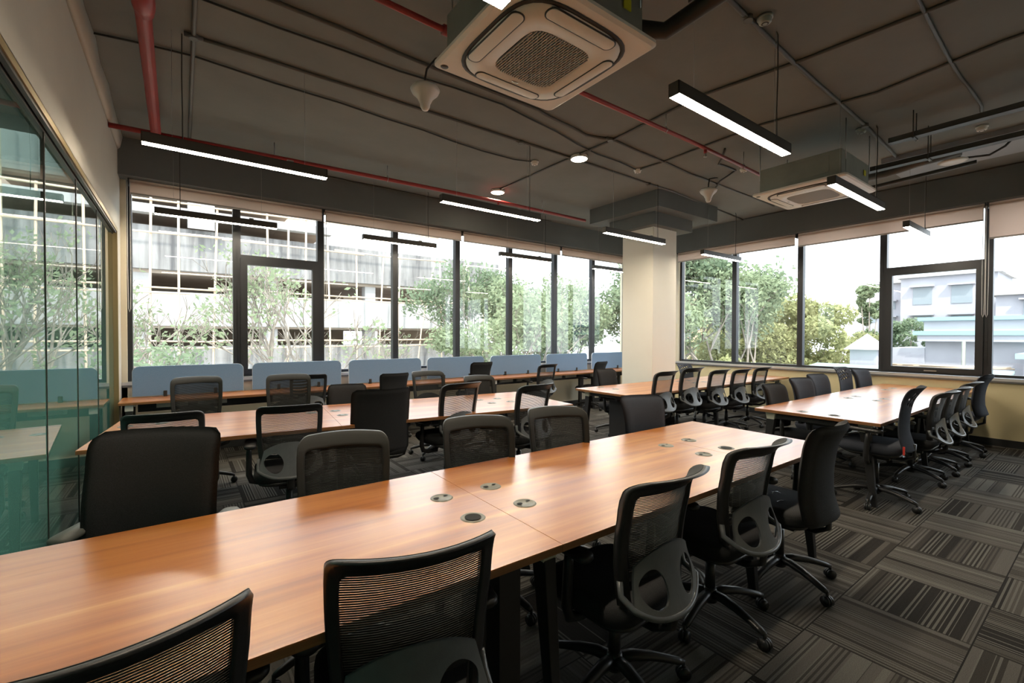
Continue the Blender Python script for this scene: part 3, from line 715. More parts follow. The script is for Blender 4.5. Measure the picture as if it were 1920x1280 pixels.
G().box((-.226, -.232, .50), (-.216, -.218, .57)).ob('red_tag', 'tag', chairs[37])
g = G(); rr = random.Random(3)
for k in range(9):
    x, y = rr.uniform(-.12, .12), rr.uniform(-.05, .12); a = rr.uniform(0, PI)
    g.tube([(x, y, .499), (x+.02*math.cos(a), y+.02*math.sin(a), .507), (x+.05*math.cos(a), y+.05*math.sin(a), .501)], .0018, 5)
g.ob('plastic_wrap', 'clear', chairs[4])
# plastic-wrapped column heads on two chairs of the right table
for i in (38, 39):
    g = G(); rr = random.Random(i); rings = []
    for z, k in ((.17, .05), (.22, .075), (.27, .06), (.31, .07), (.335, .05)):
        rings.append([((k+rr.uniform(-.012, .012))*math.cos(2*PI*j/18), (k+rr.uniform(-.012, .012))*math.sin(2*PI*j/18), z) for j in range(18)])
    g.loft(rings, cap=False, sm=False); g.ob('plastic_wrap', 'clear', chairs[i])

# ------------------------------------------------------------ linear pendant lamps
ZL = 2.88
def lamp(x0, x1, y, label, z=ZL):
    cs = -.62 if x0 < -.2 and y > 2 else .78
    r = thing('linear_pendant_lamp', label, 'lamp', ((x0+x1)/2, y, z), group='black linear pendant lamps'); h = (x1-x0)/2; W_ = .034; H = .078
    G().box((-h, -W_, .004), (h, -W_+.003, H)).box((-h, W_-.003, .004), (h, W_, H)).box((-h, -W_, H-.003), (h, W_, H)).box((-h, -W_, .0), (-h+.004, W_, H)).box((h-.004, -W_, 0), (h, W_, H)).ob('housing', 'lampbody', r)
    G().box((-h+.004, -W_+.003, .001), (h-.004, W_-.003, .010)).ob('diffuser', 'lamp', r)
    for s in (-1, 1): G().tube([(s*h*.72, 0, H), (s*h*.72, 0, ZC-z)], .0012, 5).ob('suspension_wire', 'metal', r)
    G().tube([(h*cs, 0, H), (h*cs, .004, .3), (h*cs-.003, -.003, .55), (h*cs, 0, ZC-z-.03), (h*cs, .01, ZC-z)], .004, 6).ob('power_cable', 'conduit_dark', r)
    G().box((h*.5, -.012, H), (h*.5+.05, .012, H+.02)).ob('wire_clip', 'metal', r)
    return r
for a in [(-.35, 1.11, 1.56, 'linear pendant lamp cropped by the top edge above the near air conditioner'),
          (2.295, 3.745, 1.565, 'large bright linear pendant lamp over the right end of the foreground table'),
          (4.79, 6.20, 1.62, 'linear pendant lamp in front of the far ceiling air conditioner'),
          (7.40, 8.42, 1.68, 'linear pendant lamp washed out against the right window sky'),
          (-.225, 1.05, 4.23, 'linear pendant lamp nearest the left wall, over the second table'),
          (2.18, 3.50, 4.23, 'linear pendant lamp over the right end of the second table'),
          (4.60, 5.92, 4.19, 'linear pendant lamp in front of the cream column'),
          (7.15, 8.40, 4.30, 'linear pendant lamp right of the column, near the first right window pane'),
          (-.24, 1.02, 6.62, 'linear pendant lamp over the window desk in front of the leftmost pane'),
          (2.13, 3.30, 6.58, 'linear pendant lamp over the window desk, second from the left wall'),
          (4.50, 5.68, 6.52, 'linear pendant lamp over the window desk, third from the left wall'),
          (6.90, 8.00, 6.58, 'linear pendant lamp over the window desk, cut off by the column')]:
    lamp(*a)
for x, y, lb in ((4.0, 5.85, 'round glowing downlight on the ceiling close to the back beam'), (4.07, 4.13, 'round glowing downlight on the ceiling above the room centre')):
    r = thing('ceiling_downlight', lb, 'light', (x, y, ZC), group='round surface downlights')
    G().lathe([(.0, 0), (.105, 0), (.11, -.01), (.11, -.035), (.10, -.04)], n=32).ob('rim', 'white', r)
    G().lathe([(.10, -.036), (.06, -.041), (0, -.042)], n=32).ob('diffuser', 'down', r)

# ------------------------------------------------------------ cassette air conditioners
def ac(x, y, label, z=3.14):
    r = thing('cassette_air_conditioner', label, 'air conditioner', (x, y, z), group='ceiling cassette air conditioners')
    h = .475
    G().loft([rrect(0, 0, h-.02, h-.02, .03, 4, .0), rrect(0, 0, h, h, .04, 4, .012), rrect(0, 0, h, h, .04, 4, .03)], sm=False).ob('fascia_panel', 'acw', r)
    G().loft([sring(.405, .405, 4, 64, .002), sring(.405, .405, 4, 64, -.006), sring(.385, .385, 4, 64, -.0065), sring(.383, .383, 4, 64, .002)], cap=False).ob('recess_ring', 'acd', r)
    G().loft([sring(.384, .384, 4, 64, .004), sring(.378, .378, 4, 64, -.014), sring(.30, .30, 4.3, 64, -.020), sring(.225, .225, 5, 64, -.024), sring(.22, .22, 5, 64, -.012)], cap=False).ob('centre_cover', 'acw', r)
    for k in range(4):
        a = k*PI/2; mt = Matrix.Rotation(a, 4, 'Z')
        zf = lambda ring, d: [(x, y, -.014-(.378-y)*.077+d) for x, y, _ in ring]
        g = G(); g.loft([zf(rrect(0, .336, .238, .036, .034, 6), .003), zf(rrect(0, .336, .238, .036, .034, 6), -.0035), zf(rrect(0, .336, .234, .032, .030, 6), -.0048)])
        o = g.ob('air_flap', 'acw', r); o.data.transform(mt)
        g = G(); g.loft([zf(rrect(0, .336, .246, .043, .040, 6), .003), zf(rrect(0, .336, .246, .043, .040, 6), -.0022)])
        o = g.ob('air_slot', 'acd', r); o.data.transform(mt)
    G().loft([sring(.222, .222, 5, 48, -.010), sring(.222, .222, 5, 48, -.014)]).ob('grille_recess', 'acd', r)
    g = G(); n = 27
    for i in range(n):
        q = -.208+.416*i/(n-1); L_ = .222*(1-(abs(q)/.222)**5)**.2
        g.box((q-.0032, -L_, -.026), (q+.0032, L_, -.016))
        if i < n-1:
            for j in range(10):
                yy = -.21+.042*j+(.021 if i % 2 else 0)
                if abs(yy) < L_-.01: g.box((q+.0032, yy-.002, -.025), (q+.0128, yy+.002, -.018))
    g.ob('intake_grille', 'acg', r)
    G().lathe([(0, -.027), (.02, -.026), (.022, -.024)], n=20, sx=1.2, sy=.5, c=(0, .262, 0)).ob('badge', 'metal', r)
    G().lathe([(0, -.002), (.022, -.001), (.024, .002)], n=20, c=(-.42, .42, 0), sx=1.1, sy=1.).ob('round_sticker', 'lampbody', r)
    G().box((-.41, -.41, .03), (.41, .41, .31)).ob('casing', 'galv', r, bevel=.006)
    G().box((-.415, -.30, .09), (-.411, .18, .27)).box((-.30, -.415, .09), (.20, -.411, .27)).ob('access_plate', 'galv', r, bevel=.003)
    G().box((.24, -.418, .16), (.30, -.412, .22)).ob('warning_sticker', 'yellow', r)
    for sx in (-.36, .36):
        for sy in (-.43, .43): G().tube([(sx, sy, .2), (sx, sy, ZC-z)], .005, 6).ob('hanger_rod', 'metal', r)
    return r
ac(1.73, 2.075, 'large cassette air conditioner at the top centre, nearest the camera')
ac(5.94, 2.19, 'cassette air conditioner farther off, near the right windows')

# ------------------------------------------------------------ pipes, conduits, cables
def run(name, pts, r, m, label, cat, group=None, n=8):
    return tag(G().tube(pts, r, n).ob(name, m), label, cat, group)
ZP = 3.58; fz = (ZP-1.5)/2.24
def pipe(label, pts, r, hang, axis):
    e = thing('sprinkler_pipe', label, 'pipe', group='red sprinkler pipes under the ceiling')
    G().tube(pts, r, 12).ob('pipe_run', 'red', e)
    for p in hang:
        G().tube([(p[0], p[1], ZC), (p[0], p[1], p[2]+r*1.5)], .005, 6).tube([(p[0]-.001, p[1], p[2]+r*2), (p[0], p[1]+r*1.3, p[2]), (p[0], p[1], p[2]-r*1.3), (p[0], p[1]-r*1.3, p[2]), (p[0], p[1], p[2]+r*2)], .004, 6).ob('hanger', 'metal', e)
    return e
pb = pipe('thin red sprinkler pipe running along the back beam', [(XL+.005, 6.02, ZP), (2, 5.9, ZP), (4, 5.83, ZP), (5.93, 5.86, ZP)], .026, [(.9, 5.98, ZP), (2.24, 5.89, ZP), (4.9, 5.84, ZP)], 0)
pr = pipe('red sprinkler pipe passing behind the air conditioners', [(.6, 2.76, ZP), (2, 2.80, ZP), (4.5, 2.80, ZP), (6.3, 2.85, ZP)], .020, [(2.3, 2.8, ZP), (3.98, 2.8, ZP), (5.6, 2.83, ZP)], 0)
for e, p in ((pb, (4.0, 5.83, ZP)), (pr, (4.72, 2.81, ZP)), (pr, (1.55, 2.785, ZP))):
    G().tube([(p[0], p[1], p[2]), (p[0], p[1], p[2]-.05)], .018, 10).ob('sprinkler_tee', 'red', e)
    G().lathe([(0, -.055), (.012, -.055), (.012, -.075), (.004, -.085), (.022, -.09), (0, -.092)], c=p, n=14).ob('sprinkler_head', 'metal', e)
G().tube([(1.45, 2.785, ZP), (1.62, 2.785, ZP)], .034, 12).ob('pipe_coupling', 'red', pr)
pv = pipe('thick red sprinkler main running back near the left wall', [(-.17, YF, ZP+.01), (-.18, 2.6, ZP+.01), (-.20, 6.0, ZP+.01)], .045, [(-.18, 1.6, ZP)], 0)
G().tube([(-.18, 3.3, ZP+.01), (-.18, 3.72, ZP+.01), (-.18, 3.80, ZP+.01)], [.062, .062, .052], 16).ob('pipe_coupling', 'red', pv)
zc = ZC-.012
CON = 'painted conduits on the ceiling'
def wig(pts, a=.012, sd=1):
    rr = random.Random(sd); out = []
    for p, q in zip(pts[:-1], pts[1:]):
        k = max(2, int((Vector(q)-Vector(p)).length/.4))
        for i in range(k): out.append(tuple(p[j]+(q[j]-p[j])*i/k+(rr.uniform(-a, a) if j < 2 else 0) for j in range(3)))
    return out+[pts[-1]]
L = [('grey conduit running back beside the thick red main', [(.085, YF, zc), (.09, 6.83, zc)], .016, 'conduit', 0),
 ('thin cable on the ceiling starting at the left wall', [(XL+.01, 4.6, zc), (.1, 4.5, zc), (1.28, 4.57, zc), (2.56, 4.66, zc), (3.43, 4.70, zc), (3.68, 4.6, zc)], .008, 'conduit_dark', .02),
 ('straight conduit feeding the middle row of lamps', [(.09, 4.2, zc), (3.1, 4.2, zc), (6.2, 4.24, zc), (8.8, 4.45, zc)], .014, 'conduit', .004),
 ('thin cable passing the hanging funnel-shaped unit', [(.13, 3.7, zc), (1.04, 3.72, zc), (2.52, 3.64, zc), (4.18, 3.92, zc), (5.0, 3.98, zc)], .008, 'conduit_dark', .02),
 ('conduit crossing left of the near air conditioner', [(.1, 3.44, zc), (1.0, 3.45, zc), (1.86, 3.50, zc), (2.9, 3.52, zc), (3.15, 3.56, zc), (3.69, 3.63, zc), (4.0, 3.54, zc), (5.67, 3.63, zc), (8.3, 3.66, zc)], .015, 'conduit', .008),
 ('thin conduit from the corner downlight toward the camera', [(3.98, 5.8, zc), (4.0, 4.2, zc), (4.02, 3.5, zc), (3.95, 2.4, zc), (4.1, 1.6, zc), (4.2, .6, zc), (4.3, -1, zc)], .014, 'conduit', .004),
 ('conduit running back past the far air conditioner', [(5.07, -1.2, zc), (5.07, .6, zc), (5.2, 1.4, zc), (5.0, 2.37, zc), (5.05, 3.6, zc), (5.03, 3.95, zc)], .012, 'conduit', .006),
 ('broad conduit above the large bright lamp', [(1.9, 1.57, zc), (3.25, 1.62, zc), (4.1, 1.66, zc), (5.9, 1.69, zc), (7.24, 1.75, zc)], .017, 'conduit', .002),
 ('thin conduit at the top right corner', [(2.6, .82, zc), (4.13, .87, zc), (5.07, .89, zc), (6.32, .88, zc), (6.6, .9, zc)], .013, 'conduit', .008),
 ('thin cable along the foot of the right beam', [(8.78, -1.5, zc), (8.77, 2.2, zc), (8.78, 4.4, zc)], .008, 'conduit_dark', .004),
 ('thin cable tucked along the back beam', [(1.2, 6.75, zc), (4.2, 6.77, zc), (5.9, 6.76, zc)], .008, 'conduit_dark', .006),
 ('cable looping to the small hanging unit near the far air conditioner', [(5.3, 2.9, zc), (5.7, 3.2, zc), (6.1, 3.18, zc), (6.3, 3.5, zc-.02), (6.62, 3.86, zc-.02)], .012, 'conduit_dark', .02)]
for k, (lb, pts, rad, mt, wv) in enumerate(L):
    run('ceiling_conduit' if mt == 'conduit' else 'ceiling_cable', wig(pts, wv, k), rad, mt, lb, 'conduit' if mt == 'conduit' else 'cable', CON)
def jbox(x, y, lb):
    g = G().cyl((x, y, ZC-.035), .032, .035, 16); g.tube([(x-.06, y, zc), (x+.06, y, zc)], .018, 8)
    tag(g.ob('junction_box', 'conduit'), lb, 'junction box', 'ceiling junction boxes')
jbox(.09, 4.2, 'round junction box on the grey conduit above the leftmost lamp'); jbox(3.2, 4.21, 'junction box between the second-table lamps'); jbox(5.62, 4.24, 'junction box in front of the column head')
jbox(3.98, 3.54, 'junction box where two conduits cross near room centre'); jbox(3.25, 1.62, 'junction box above the large bright lamp'); jbox(5.9, 1.69, 'junction box above the far air conditioner')
# cable trays by the right beam
for k, (x, z, y0, y1, lb) in enumerate(((5.98, 3.50, YF, 1.50, 'dark cable tray nearer the camera, hung at the upper right'), (6.55, 3.42, YF, 1.95, 'dark cable tray closer to the right windows'))):
    r = thing('cable_tray', lb, 'cable tray', group='dark cable trays')
    G().box((x-.05, y0, z), (x+.05, y1, z+.004)).box((x-.05, y0, z), (x-.046, y1, z+.05)).box((x+.046, y0, z), (x+.05, y1, z+.05)).ob('channel', 'tray', r)
    g = G()
    for y in (1.3, .35, -.6, -1.5, -2.5):
        for s in (-.056, .056): g.tube([(x+s, y, z-.02), (x+s, y, ZC)], .005, 6)
        g.box((x-.065, y-.012, z-.012), (x+.065, y+.012, z))
    g.ob('hanger', 'tray', r)
for k, (x, y0, y1, lb) in enumerate(((2.62, YF, 1.45, 'black insulated pipe bundle beside the near air conditioner'), (2.86, YF, 1.52, 'flat black channel right of the near air conditioner'))):
    pass
r = thing('refrigerant_pipe', 'thick black insulated pipe leaving the near air conditioner', 'pipe')
G().tube([(2.16, 1.8, 3.34), (2.4, 1.7, 3.36), (2.45, 1.3, 3.42), (2.45, YF, 3.42)], .05, 12).ob('insulation', 'conduit_dark', r)
tag(G().box((2.62, .95, 3.70), (2.66, 1.75, ZC)).box((2.72, .95, 3.70), (2.76, 1.75, ZC)).box((2.62, .95, 3.745), (2.76, 1.75, ZC)).ob('ceiling_channel', 'tray'), 'short dark steel channel on the ceiling right of the near air conditioner', 'channel')
r = thing('refrigerant_pipe', 'grey insulated pipe elbow entering the far air conditioner', 'pipe')
G().tube([(6.36, 2.0, 3.38), (6.7, 1.95, 3.42), (6.85, 1.75, 3.46), (6.85, 1.45, 3.50), (6.85, 1.1, 3.52)], .055, 12).ob('insulation', 'conduit', r)
G().tube([(6.36, 2.3, 3.3), (6.75, 2.25, 3.32), (7.0, 2.0, 3.36), (7.0, 1.0, 3.4)], .022, 8).ob('drain_pipe', 'tray', r)
# detectors, hanging units
def det(x, y, lb, s=1., z=ZC, m='white'):
    r = thing('smoke_detector', lb, 'smoke detector', (x, y, z), group='small round ceiling detectors')
    G().lathe([(0, 0), (.052*s, 0), (.052*s, -.018), (.045*s, -.022)], n=24).ob('mount', m, r)
    G().lathe([(.045*s, -.020), (.040*s, -.045), (.028*s, -.052), (0, -.053)], n=24).ob('cap', m, r)
    G().lathe([(.030*s, -.0505), (.016*s, -.0545)], n=24).ob('sensor_ring', 'acd', r)
det(3.72, 4.59, 'small white detector left of the central downlight'); det(5.03, 3.98, 'small white detector right of the central downlight')
det(6.14, 3.1, 'small detector beside the end of the red pipe'); det(3.35, 1.55, 'detector at top right next to the large lamp cable', m='galv'); det(6.96, .96, 'detector between the two cable trays'); det(6.0, 1.75, 'grey detector above the far air conditioner', m='galv')
def funnel(x, y, s, lb, zz):
    r = thing('hanging_sensor', lb, 'sensor', (x, y, zz), group='white funnel-shaped hanging units')
    G().lathe([(0, .06*s), (.05*s, .062*s), (.105*s, .055*s), (.118*s, .035*s), (.105*s, .008*s), (.065*s, -.03*s), (.042*s, -.075*s), (.038*s, -.10*s), (.025*s, -.125*s), (0, -.13*s)], n=28).ob('funnel_body', 'white', r)
    G().tube([(0, 0, .055*s), (0, 0, .13*s), (.01, -.01, .20*s), (.08, -.03, ZC-zz-.02), (.16, -.04, ZC-zz)], .009, 8).ob('stem_cable', 'conduit_dark', r)
funnel(1.60, 3.38, 1.0, 'white funnel-shaped hanging unit left of the near air conditioner', 3.44)
funnel(6.05, 3.55, 1.0, 'small white funnel-shaped hanging unit in front of the column head', 3.52)
r = thing('wifi_access_point', 'white disc hanging below the cable trays on a black cable', 'access point', (7.35, 1.25, 3.56))
G().lathe([(0, -.02), (.10, -.018), (.135, 0), (.10, .016), (0, .02)], n=32).ob('disc', 'white', r)
G().lathe([(0, .13), (.05, .13), (.07, .02)], n=20).ob('mount', 'conduit_dark', r)
G().tube([(.02, -.12, .01), (.0, -.3, -.02), (.0, -.42, .04), (.0, -.5, .135)], .012, 8).ob('cable', 'conduit_dark', r)
r = thing('wifi_access_point', 'white rounded device hanging at the right edge under the trays', 'access point', (6.95, .52, 3.55))
G().lathe([(0, -.06), (.05, -.055), (.075, 0), (.05, .05), (0, .06)], n=24).ob('disc', 'white', r); G().tube([(0, 0, .05), (0, 0, .20)], .01, 8).ob('mount', 'conduit_dark', r)

# ------------------------------------------------------------ outdoors
tag(G().box((-60, YB+3, -8.2), (110, 90, -8)).box((XR+3, -60, -8.2), (110, YB+3, -8)).ob('ground', 'ground'), 'street ground far below the windows', None, None, 'structure')
# concrete building opposite (bands of parapet and open floors)
bd = thing('concrete_building', 'unfinished concrete block with open floors facing the back windows', 'building')
YQ = 30.
Bx0, Bx1 = -34., 20.6
bands = [(-8, .85, Bx1), (1.95, 3.75, Bx1), (4.9, 7.15, Bx1)]
for a, b, x1 in bands: G().box((Bx0, YQ, a), (x1, YQ+.35, b)).ob('parapet', 'concrete' if a != 1.95 else 'concw', bd)
for z in (1.85, 4.75): G().box((Bx0, YQ+.35, z-.02), (Bx1, YQ+14, z+.25)).ob('floor_slab', 'soffit', bd)
G().box((Bx0, YQ+.35, 6.9), (9.5, YQ+14, 7.0)).ob('floor_slab', 'soffit', bd)
G().box((Bx0, YQ+.35, -.6), (Bx1, YQ+14, -.4)).ob('floor_slab', 'soffit', bd)
G().box((Bx0, YQ+9, -8), (11, YQ+9.3, 8.6)).box((14, YQ+9, -8), (Bx1, YQ+9.3, 4.8)).ob('rear_wall', 'soffit', bd)
for x in np.arange(Bx0+2, Bx1, 6.0): G().box((x, YQ+.4, -8), (x+.7, YQ+1.1, 4.8)).ob('pillar', 'concw', bd)
# stepped upper storey at the left
for a, b, x1 in ((7.68, 8.12, 7.6), (8.85, 11.5, 5.4)): G().box((Bx0, YQ-.6, a), (x1, YQ, b)).ob('parapet', 'concw', bd)
for z, x1 in ((7.95, 7.6), (8.75, 5.4)): G().box((Bx0, YQ-.4, z), (x1, YQ+12, z+.12)).ob('floor_slab', 'soffit', bd)
G().box((.3, YQ-.7, 7.1), (1.5, YQ-.62, 11)).box((-9, YQ-.7, 7.1), (-7.6, YQ-.62, 11)).ob('pier', 'concw', bd)
G().box((Bx0, YQ+4, 7.0), (6.6, YQ+4.3, 11)).ob('rear_wall', 'soffit', bd)
G().box((8.2, YQ+3, 7.0), (10.4, YQ+8, 8.6)).ob('roof_shed', 'concw', bd)
sfd = thing('bamboo_scaffold', 'bamboo pole scaffold lashed in front of the concrete building', 'scaffold')
rr = random.Random(5)
x = Bx0+14
while x < Bx1-.5:
    lean = rr.uniform(-.25, .25) if rr.random() < .8 else rr.uniform(-1.2, 1.2); zt = rr.uniform(6.8, 7.9) if x > 6 else rr.uniform(8, 12)
    G().tube([(x-lean, YQ-1.2, -8), (x, YQ-1.2+rr.uniform(-.1, .1), 2), (x+lean, YQ-1.2, zt)], .055, 6).ob('bamboo_pole', 'bamboo', sfd)
    x += rr.uniform(.9, 1.7)
for z in (.75, 1.15, 3.62, 3.85, 6.6, 8.2):
    for k in range(6):
        xa = Bx0+14+k*7+rr.uniform(-1, 1)
        if xa+7.6 < Bx1+1: G().tube([(xa, YQ-1.28, z+rr.uniform(-.08, .08)), (xa+3.8, YQ-1.26, z+rr.uniform(-.06, .06)), (xa+7.6, YQ-1.28, z+rr.uniform(-.1, .1))], .05, 6).ob('bamboo_ledger', 'bamboo', sfd)
def branchy(seed, base, h, spread, depth=5, r0=.14):
    rr = random.Random(seed); tr = G(); tips = []
    def rec(p, d, ln, rad, k):
        q1 = p+d*ln*.5+Vector((rr.uniform(-.1, .1), rr.uniform(-.1, .1), 0))*ln*.5; q = p+d*ln+Vector((rr.uniform(-.1, .1), rr.uniform(-.1, .1), rr.uniform(-.05, .1)))*ln*.5
        tr.tube([p, q1, q], [rad, rad*.85, rad*.68], 6 if k > 2 else 4, cap=False)
        if k <= 2: tips.append((q, k)); tips.append((q1, k))
        if k == 0: return
        for i in range(rr.choice((2, 3, 3))):
            a = rr.uniform(0, 2*PI); b = rr.uniform(.3, .75)
            e = Vector((math.cos(a), math.sin(a), 0)); nd = (d*math.cos(b)+e*math.sin(b)*spread+Vector((0, 0, .12))).normalized()
            rec(q, nd, ln*rr.uniform(.62, .82), rad*.62, k-1)
    rec(Vector(base), Vector((rr.uniform(-.1, .1), rr.uniform(-.1, .1), 1)).normalized(), h, r0, depth)
    return tr, tips
def leaves(centres, n, s, seed):
    R = np.random.RandomState(seed); c = np.array(centres); idx = R.randint(0, len(c), n)
    rad = c[idx, 3:4]; d = R.normal(size=(n, 3)); d /= np.linalg.norm(d, axis=1)[:, None]
    p = c[idx, :3]+d*rad*R.uniform(.25, 1, (n, 1))**.5*np.array([1, 1, .8])
    a = R.normal(size=(n, 3)); a /= np.linalg.norm(a, axis=1)[:, None]; b = np.cross(a, R.normal(size=(n, 3))); b /= np.linalg.norm(b, axis=1)[:, None]
    sz = s*R.uniform(.6, 1.3, (n, 1)); a = a*sz; b = b*sz*.45
    v = np.stack([p-a, p+b, p+a, p-b], 1).reshape(-1, 3)
    g = G(); g.v = [tuple(q) for q in v.tolist()]; g.f = [(4*i, 4*i+1, 4*i+2, 4*i+3) for i in range(n)]; g.sm = [False]*n
    return g
def tree(label, base, h, spread, depth, seed, lm, nl, ls, cr, r0=.14, group='trees outside the windows', gap=1.0):
    r = thing('tree', label, 'tree', base, group=group)
    tr, tips = branchy(seed, (0, 0, 0), h, spread, depth, r0)
    tr.ob('trunk', 'bark', r)
    rr = random.Random(seed); tp = [(q.x, q.y, q.z, cr*rr.uniform(.7, 1.3)) for q, k in tips if rr.random() < gap]
    if nl: leaves(tp, nl, ls, seed).ob('foliage', lm, r)
    return r
tree('thin half-bare tree with fine branches outside the leftmost panes', (-.3, 15.5, -8), 3.6, 1.0, 6, 11, 'leaf', 1500, .085, .42, .16, gap=.16)
tree('leaning half-bare tree seen through the opening back window', (3.0, 16.0, -8), 3.9, .9, 6, 23, 'leaf', 1500, .085, .42, .17, gap=.14)
tree('low feathery tree behind the leftmost blue screen', (-.6, 13.0, -8), 3.0, 1.1, 5, 31, 'leafd', 5500, .07, .6, .16, gap=.6)
tree('bare-branched tree outside the third back window pane', (6.5, 21, -8), 3.2, 1.0, 6, 41, 'leaf', 500, .09, .4, .12, gap=.1)
tree('leafy tree beyond the end of the concrete building', (17.0, 23, -8), 3.9, .9, 6, 51, 'leafd', 14000, .13, .75, .2, gap=.6)
tree('broad tree outside the back windows near the column', (14.2, 17.5, -8), 3.6, 1.0, 6, 61, 'leaf', 15000, .12, .7, .18, gap=.6)
tree('tall dark green tree outside the first right pane', (25, 17.0, -8), 4.4, .8, 6, 71, 'leafd', 20000, .15, .9, .24, gap=.8)
tree('dark green tree outside the second right pane', (21.5, 11.6, -8), 3.7, .8, 6, 81, 'leaf', 17000, .12, .75, .2, gap=.8)
def bushy(label, cx, cy, ztop, rad, seed, lm, nl, ls):
    r = thing('tree', label, 'tree', (cx, cy, -8), group='trees outside the windows')
    rr = random.Random(seed); H = ztop+8; blobs = []
    for k in range(60):
        a = rr.uniform(0, 2*PI); q = rad*math.sqrt(rr.random())*.85; zz = H-rad*.25-rr.random()*H*.55-(q/rad)**2*rad*.45
        blobs.append((q*math.cos(a), q*math.sin(a), zz, rad*rr.uniform(.22, .38)))
    blobs.append((0, 0, H-rad*.3, rad*.3)); blobs.append((rad*.4, -rad*.3, H-rad*.45, rad*.3)); blobs.append((-rad*.3, rad*.4, H-rad*.4, rad*.3))
    g = G().tube([(0, 0, 0), (.1, .1, H*.3), (0, 0, H*.7)], [.25, .2, .08], 8)
    for b in blobs[:16]: g.tube([(0, 0, H*.3), (b[0]*.5, b[1]*.5, (b[2]+H*.3)/2), b[:3]], [.12, .07, .02], 5)
    g.ob('trunk', 'bark', r); leaves(blobs, nl, ls, seed).ob('foliage', lm, r)
for a in [('sunlit yellow-green tree outside the second right pane', 29, 14.6, 4.3, 3.3, 1, 'leafy', 30000, .14),
          ('wide sunlit yellow-green tree outside the third right pane', 30.5, 12.0, 4.3, 3.1, 2, 'leafy', 30000, .14),
          ('pale green tree filling the gap behind the yellow-green trees', 35, 17.5, 5.6, 3.4, 3, 'leafy', 15000, .17),
          ('rounded green tree left of the white bungalow', 43, 12.2, 2.1, 2.8, 4, 'leafy', 14000, .14),
          ('small green tree seen through the opening right window', 44, 9.8, 2.9, 1.6, 5, 'leafd', 9000, .13),
          ('low shrubby tree below the right window sill', 19, 10.2, .8, 2.0, 6, 'leafy', 12000, .11),
          ('thin tall tree rising behind the third right pane', 50, 13.8, 6.2, 1.15, 7, 'leaf', 8000, .2),
          ('dark tree behind the column seen through the last back pane', 23, 25, 5.6, 3.4, 8, 'leafd', 15000, .17)]: bushy(*a)
# white bungalow with pale teal trim
b = thing('white_house', 'white flat-roofed house with pale teal cornices outside the right windows', 'building')
G().box((30, -16, -8), (40, 6.0, 1.55)).ob('wall', 'bwhite', b)
G().box((29.4, -16.4, 1.55), (40.3, 6.35, 1.75)).box((29.5, -16.4, 2.25), (40.3, 6.2, 2.42)).ob('cornice', 'bteal', b)
G().box((29.7, -16.3, 1.75), (40.2, 6.0, 2.25)).box((29.5, -16, 1.25), (30, 6.2, 1.55)).ob('parapet', 'bwhite', b)
G().box((29.9, 6.0, -8), (34, 7.4, .9)).ob('side_block', 'bwhite', b)
G().tube([(29.2, 4.5, -8), (29.2, 4.5, 1.25)], .07, 8).ob('drain_pole', 'galv', b)
G().box((26.5, -3, -1), (30, 2.4, .62)).ob('porch', 'bwhite', b)
G().box((26.2, -3.2, .62), (30, 2.6, .82)).ob('porch_roof', 'bteal', b)
g = G()
for i in range(9): g.tube([(27.5, 7.3-.2*i, .05+.06*(i % 3)), (28.2, 2.8+.1*i, .12+.05*(i % 2))], .035, 5)
tag(g.ob('bamboo_stack', 'bamboo', None), 'loose bamboo poles lying across the white house front', 'poles', None, 'stuff')
b = thing('garden_kiosk', 'small white kiosk with a pyramid roof outside the third right pane', 'kiosk')
G().box((26.4, 7.0, -8), (27.6, 8.05, .85)).ob('wall', 'bwhite', b)
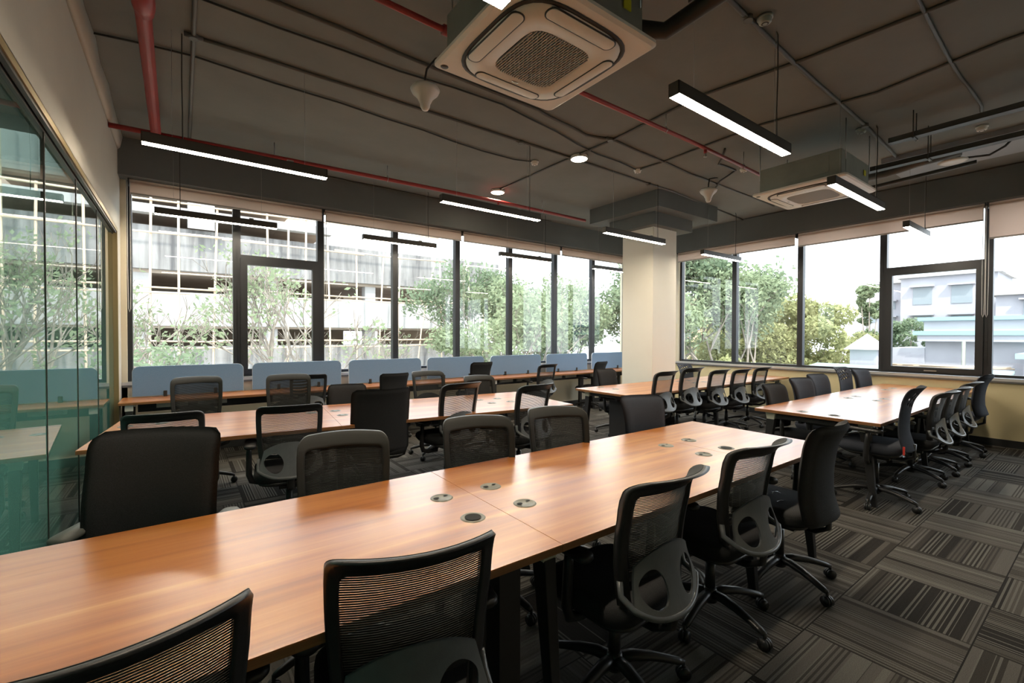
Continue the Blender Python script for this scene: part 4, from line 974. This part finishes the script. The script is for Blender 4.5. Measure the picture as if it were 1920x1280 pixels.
G().add([(26.15, 6.8, .85), (27.85, 6.8, .85), (27.85, 8.25, .85), (26.15, 8.25, .85), (27, 7.53, 1.62)], [(0, 1, 4), (1, 2, 4), (2, 3, 4), (3, 0, 4), (3, 2, 1, 0)]).ob('roof', 'concw', b)
b = thing('shed', 'low building with pale green sheet roof below the kiosk', 'building')
G().box((22.5, 3.2, -8), (26, 9.0, -.35)).ob('wall', 'bwhite', b)
G().hexa([(21.8, 2.6, -.42), (26.2, 2.6, .06), (26.2, 9.4, .06), (21.8, 9.4, -.42)], [(21.8, 2.6, -.34), (26.2, 2.6, .14), (26.2, 9.4, .14), (21.8, 9.4, -.34)]).ob('sheet_roof', 'awn', b)
def far(name, label, x, y0, y1, z1, m, wins):
    b = thing(name, label, 'building')
    G().box((x, y0, -8), (x+8, y1, z1)).ob('wall', m, b)
    G().box((x-.4, y0-.3, z1), (x+8.2, y1+.3, z1+.25)).ob('roof_edge', 'concw', b)
    for (a, c, d, e) in wins: G().box((x-.05, a, d), (x+.02, c, e)).ob('window', 'bglass', b); G().box((x-.5, a-.2, e), (x, c+.2, e+.12)).ob('sunshade', 'bwhite', b)
far('apartment_building', 'distant white block with two square windows above the white house', 55, 6.5, 12.8, 6.9, 'bwhite', [(8.0, 9.3, 4.4, 6.0), (10.6, 11.9, 4.4, 6.0), (8.0, 9.3, 2.2, 3.4), (10.6, 11.9, 2.2, 3.4)])
far('apartment_building', 'distant white block at the far left of the opening right window', 70, 16.6, 20, 5.6, 'bwhite', [(17, 18, 3.2, 4.4), (18.6, 19.6, 3.2, 4.4)])
far('apartment_building', 'distant low white block at the right edge', 50, -4, 6.0, 4.6, 'bwhite', [(1.2, 2.6, 4.6-1.7, 4.2), (3.5, 4.6, 2.9, 4.2)])
far('apartment_building', 'peach coloured building behind the tree in the first right pane', 38, 19.5, 27.5, 4.9, 'bpink', [(21, 22, 2, 3.2), (23, 24, 2, 3.2)])
far('apartment_building', 'pale tower behind the third right pane', 58, 13.5, 15.3, 6.8, 'bwhite', [(13.9, 14.7, 2.6, 3.4), (13.9, 14.7, 4.2, 5)])
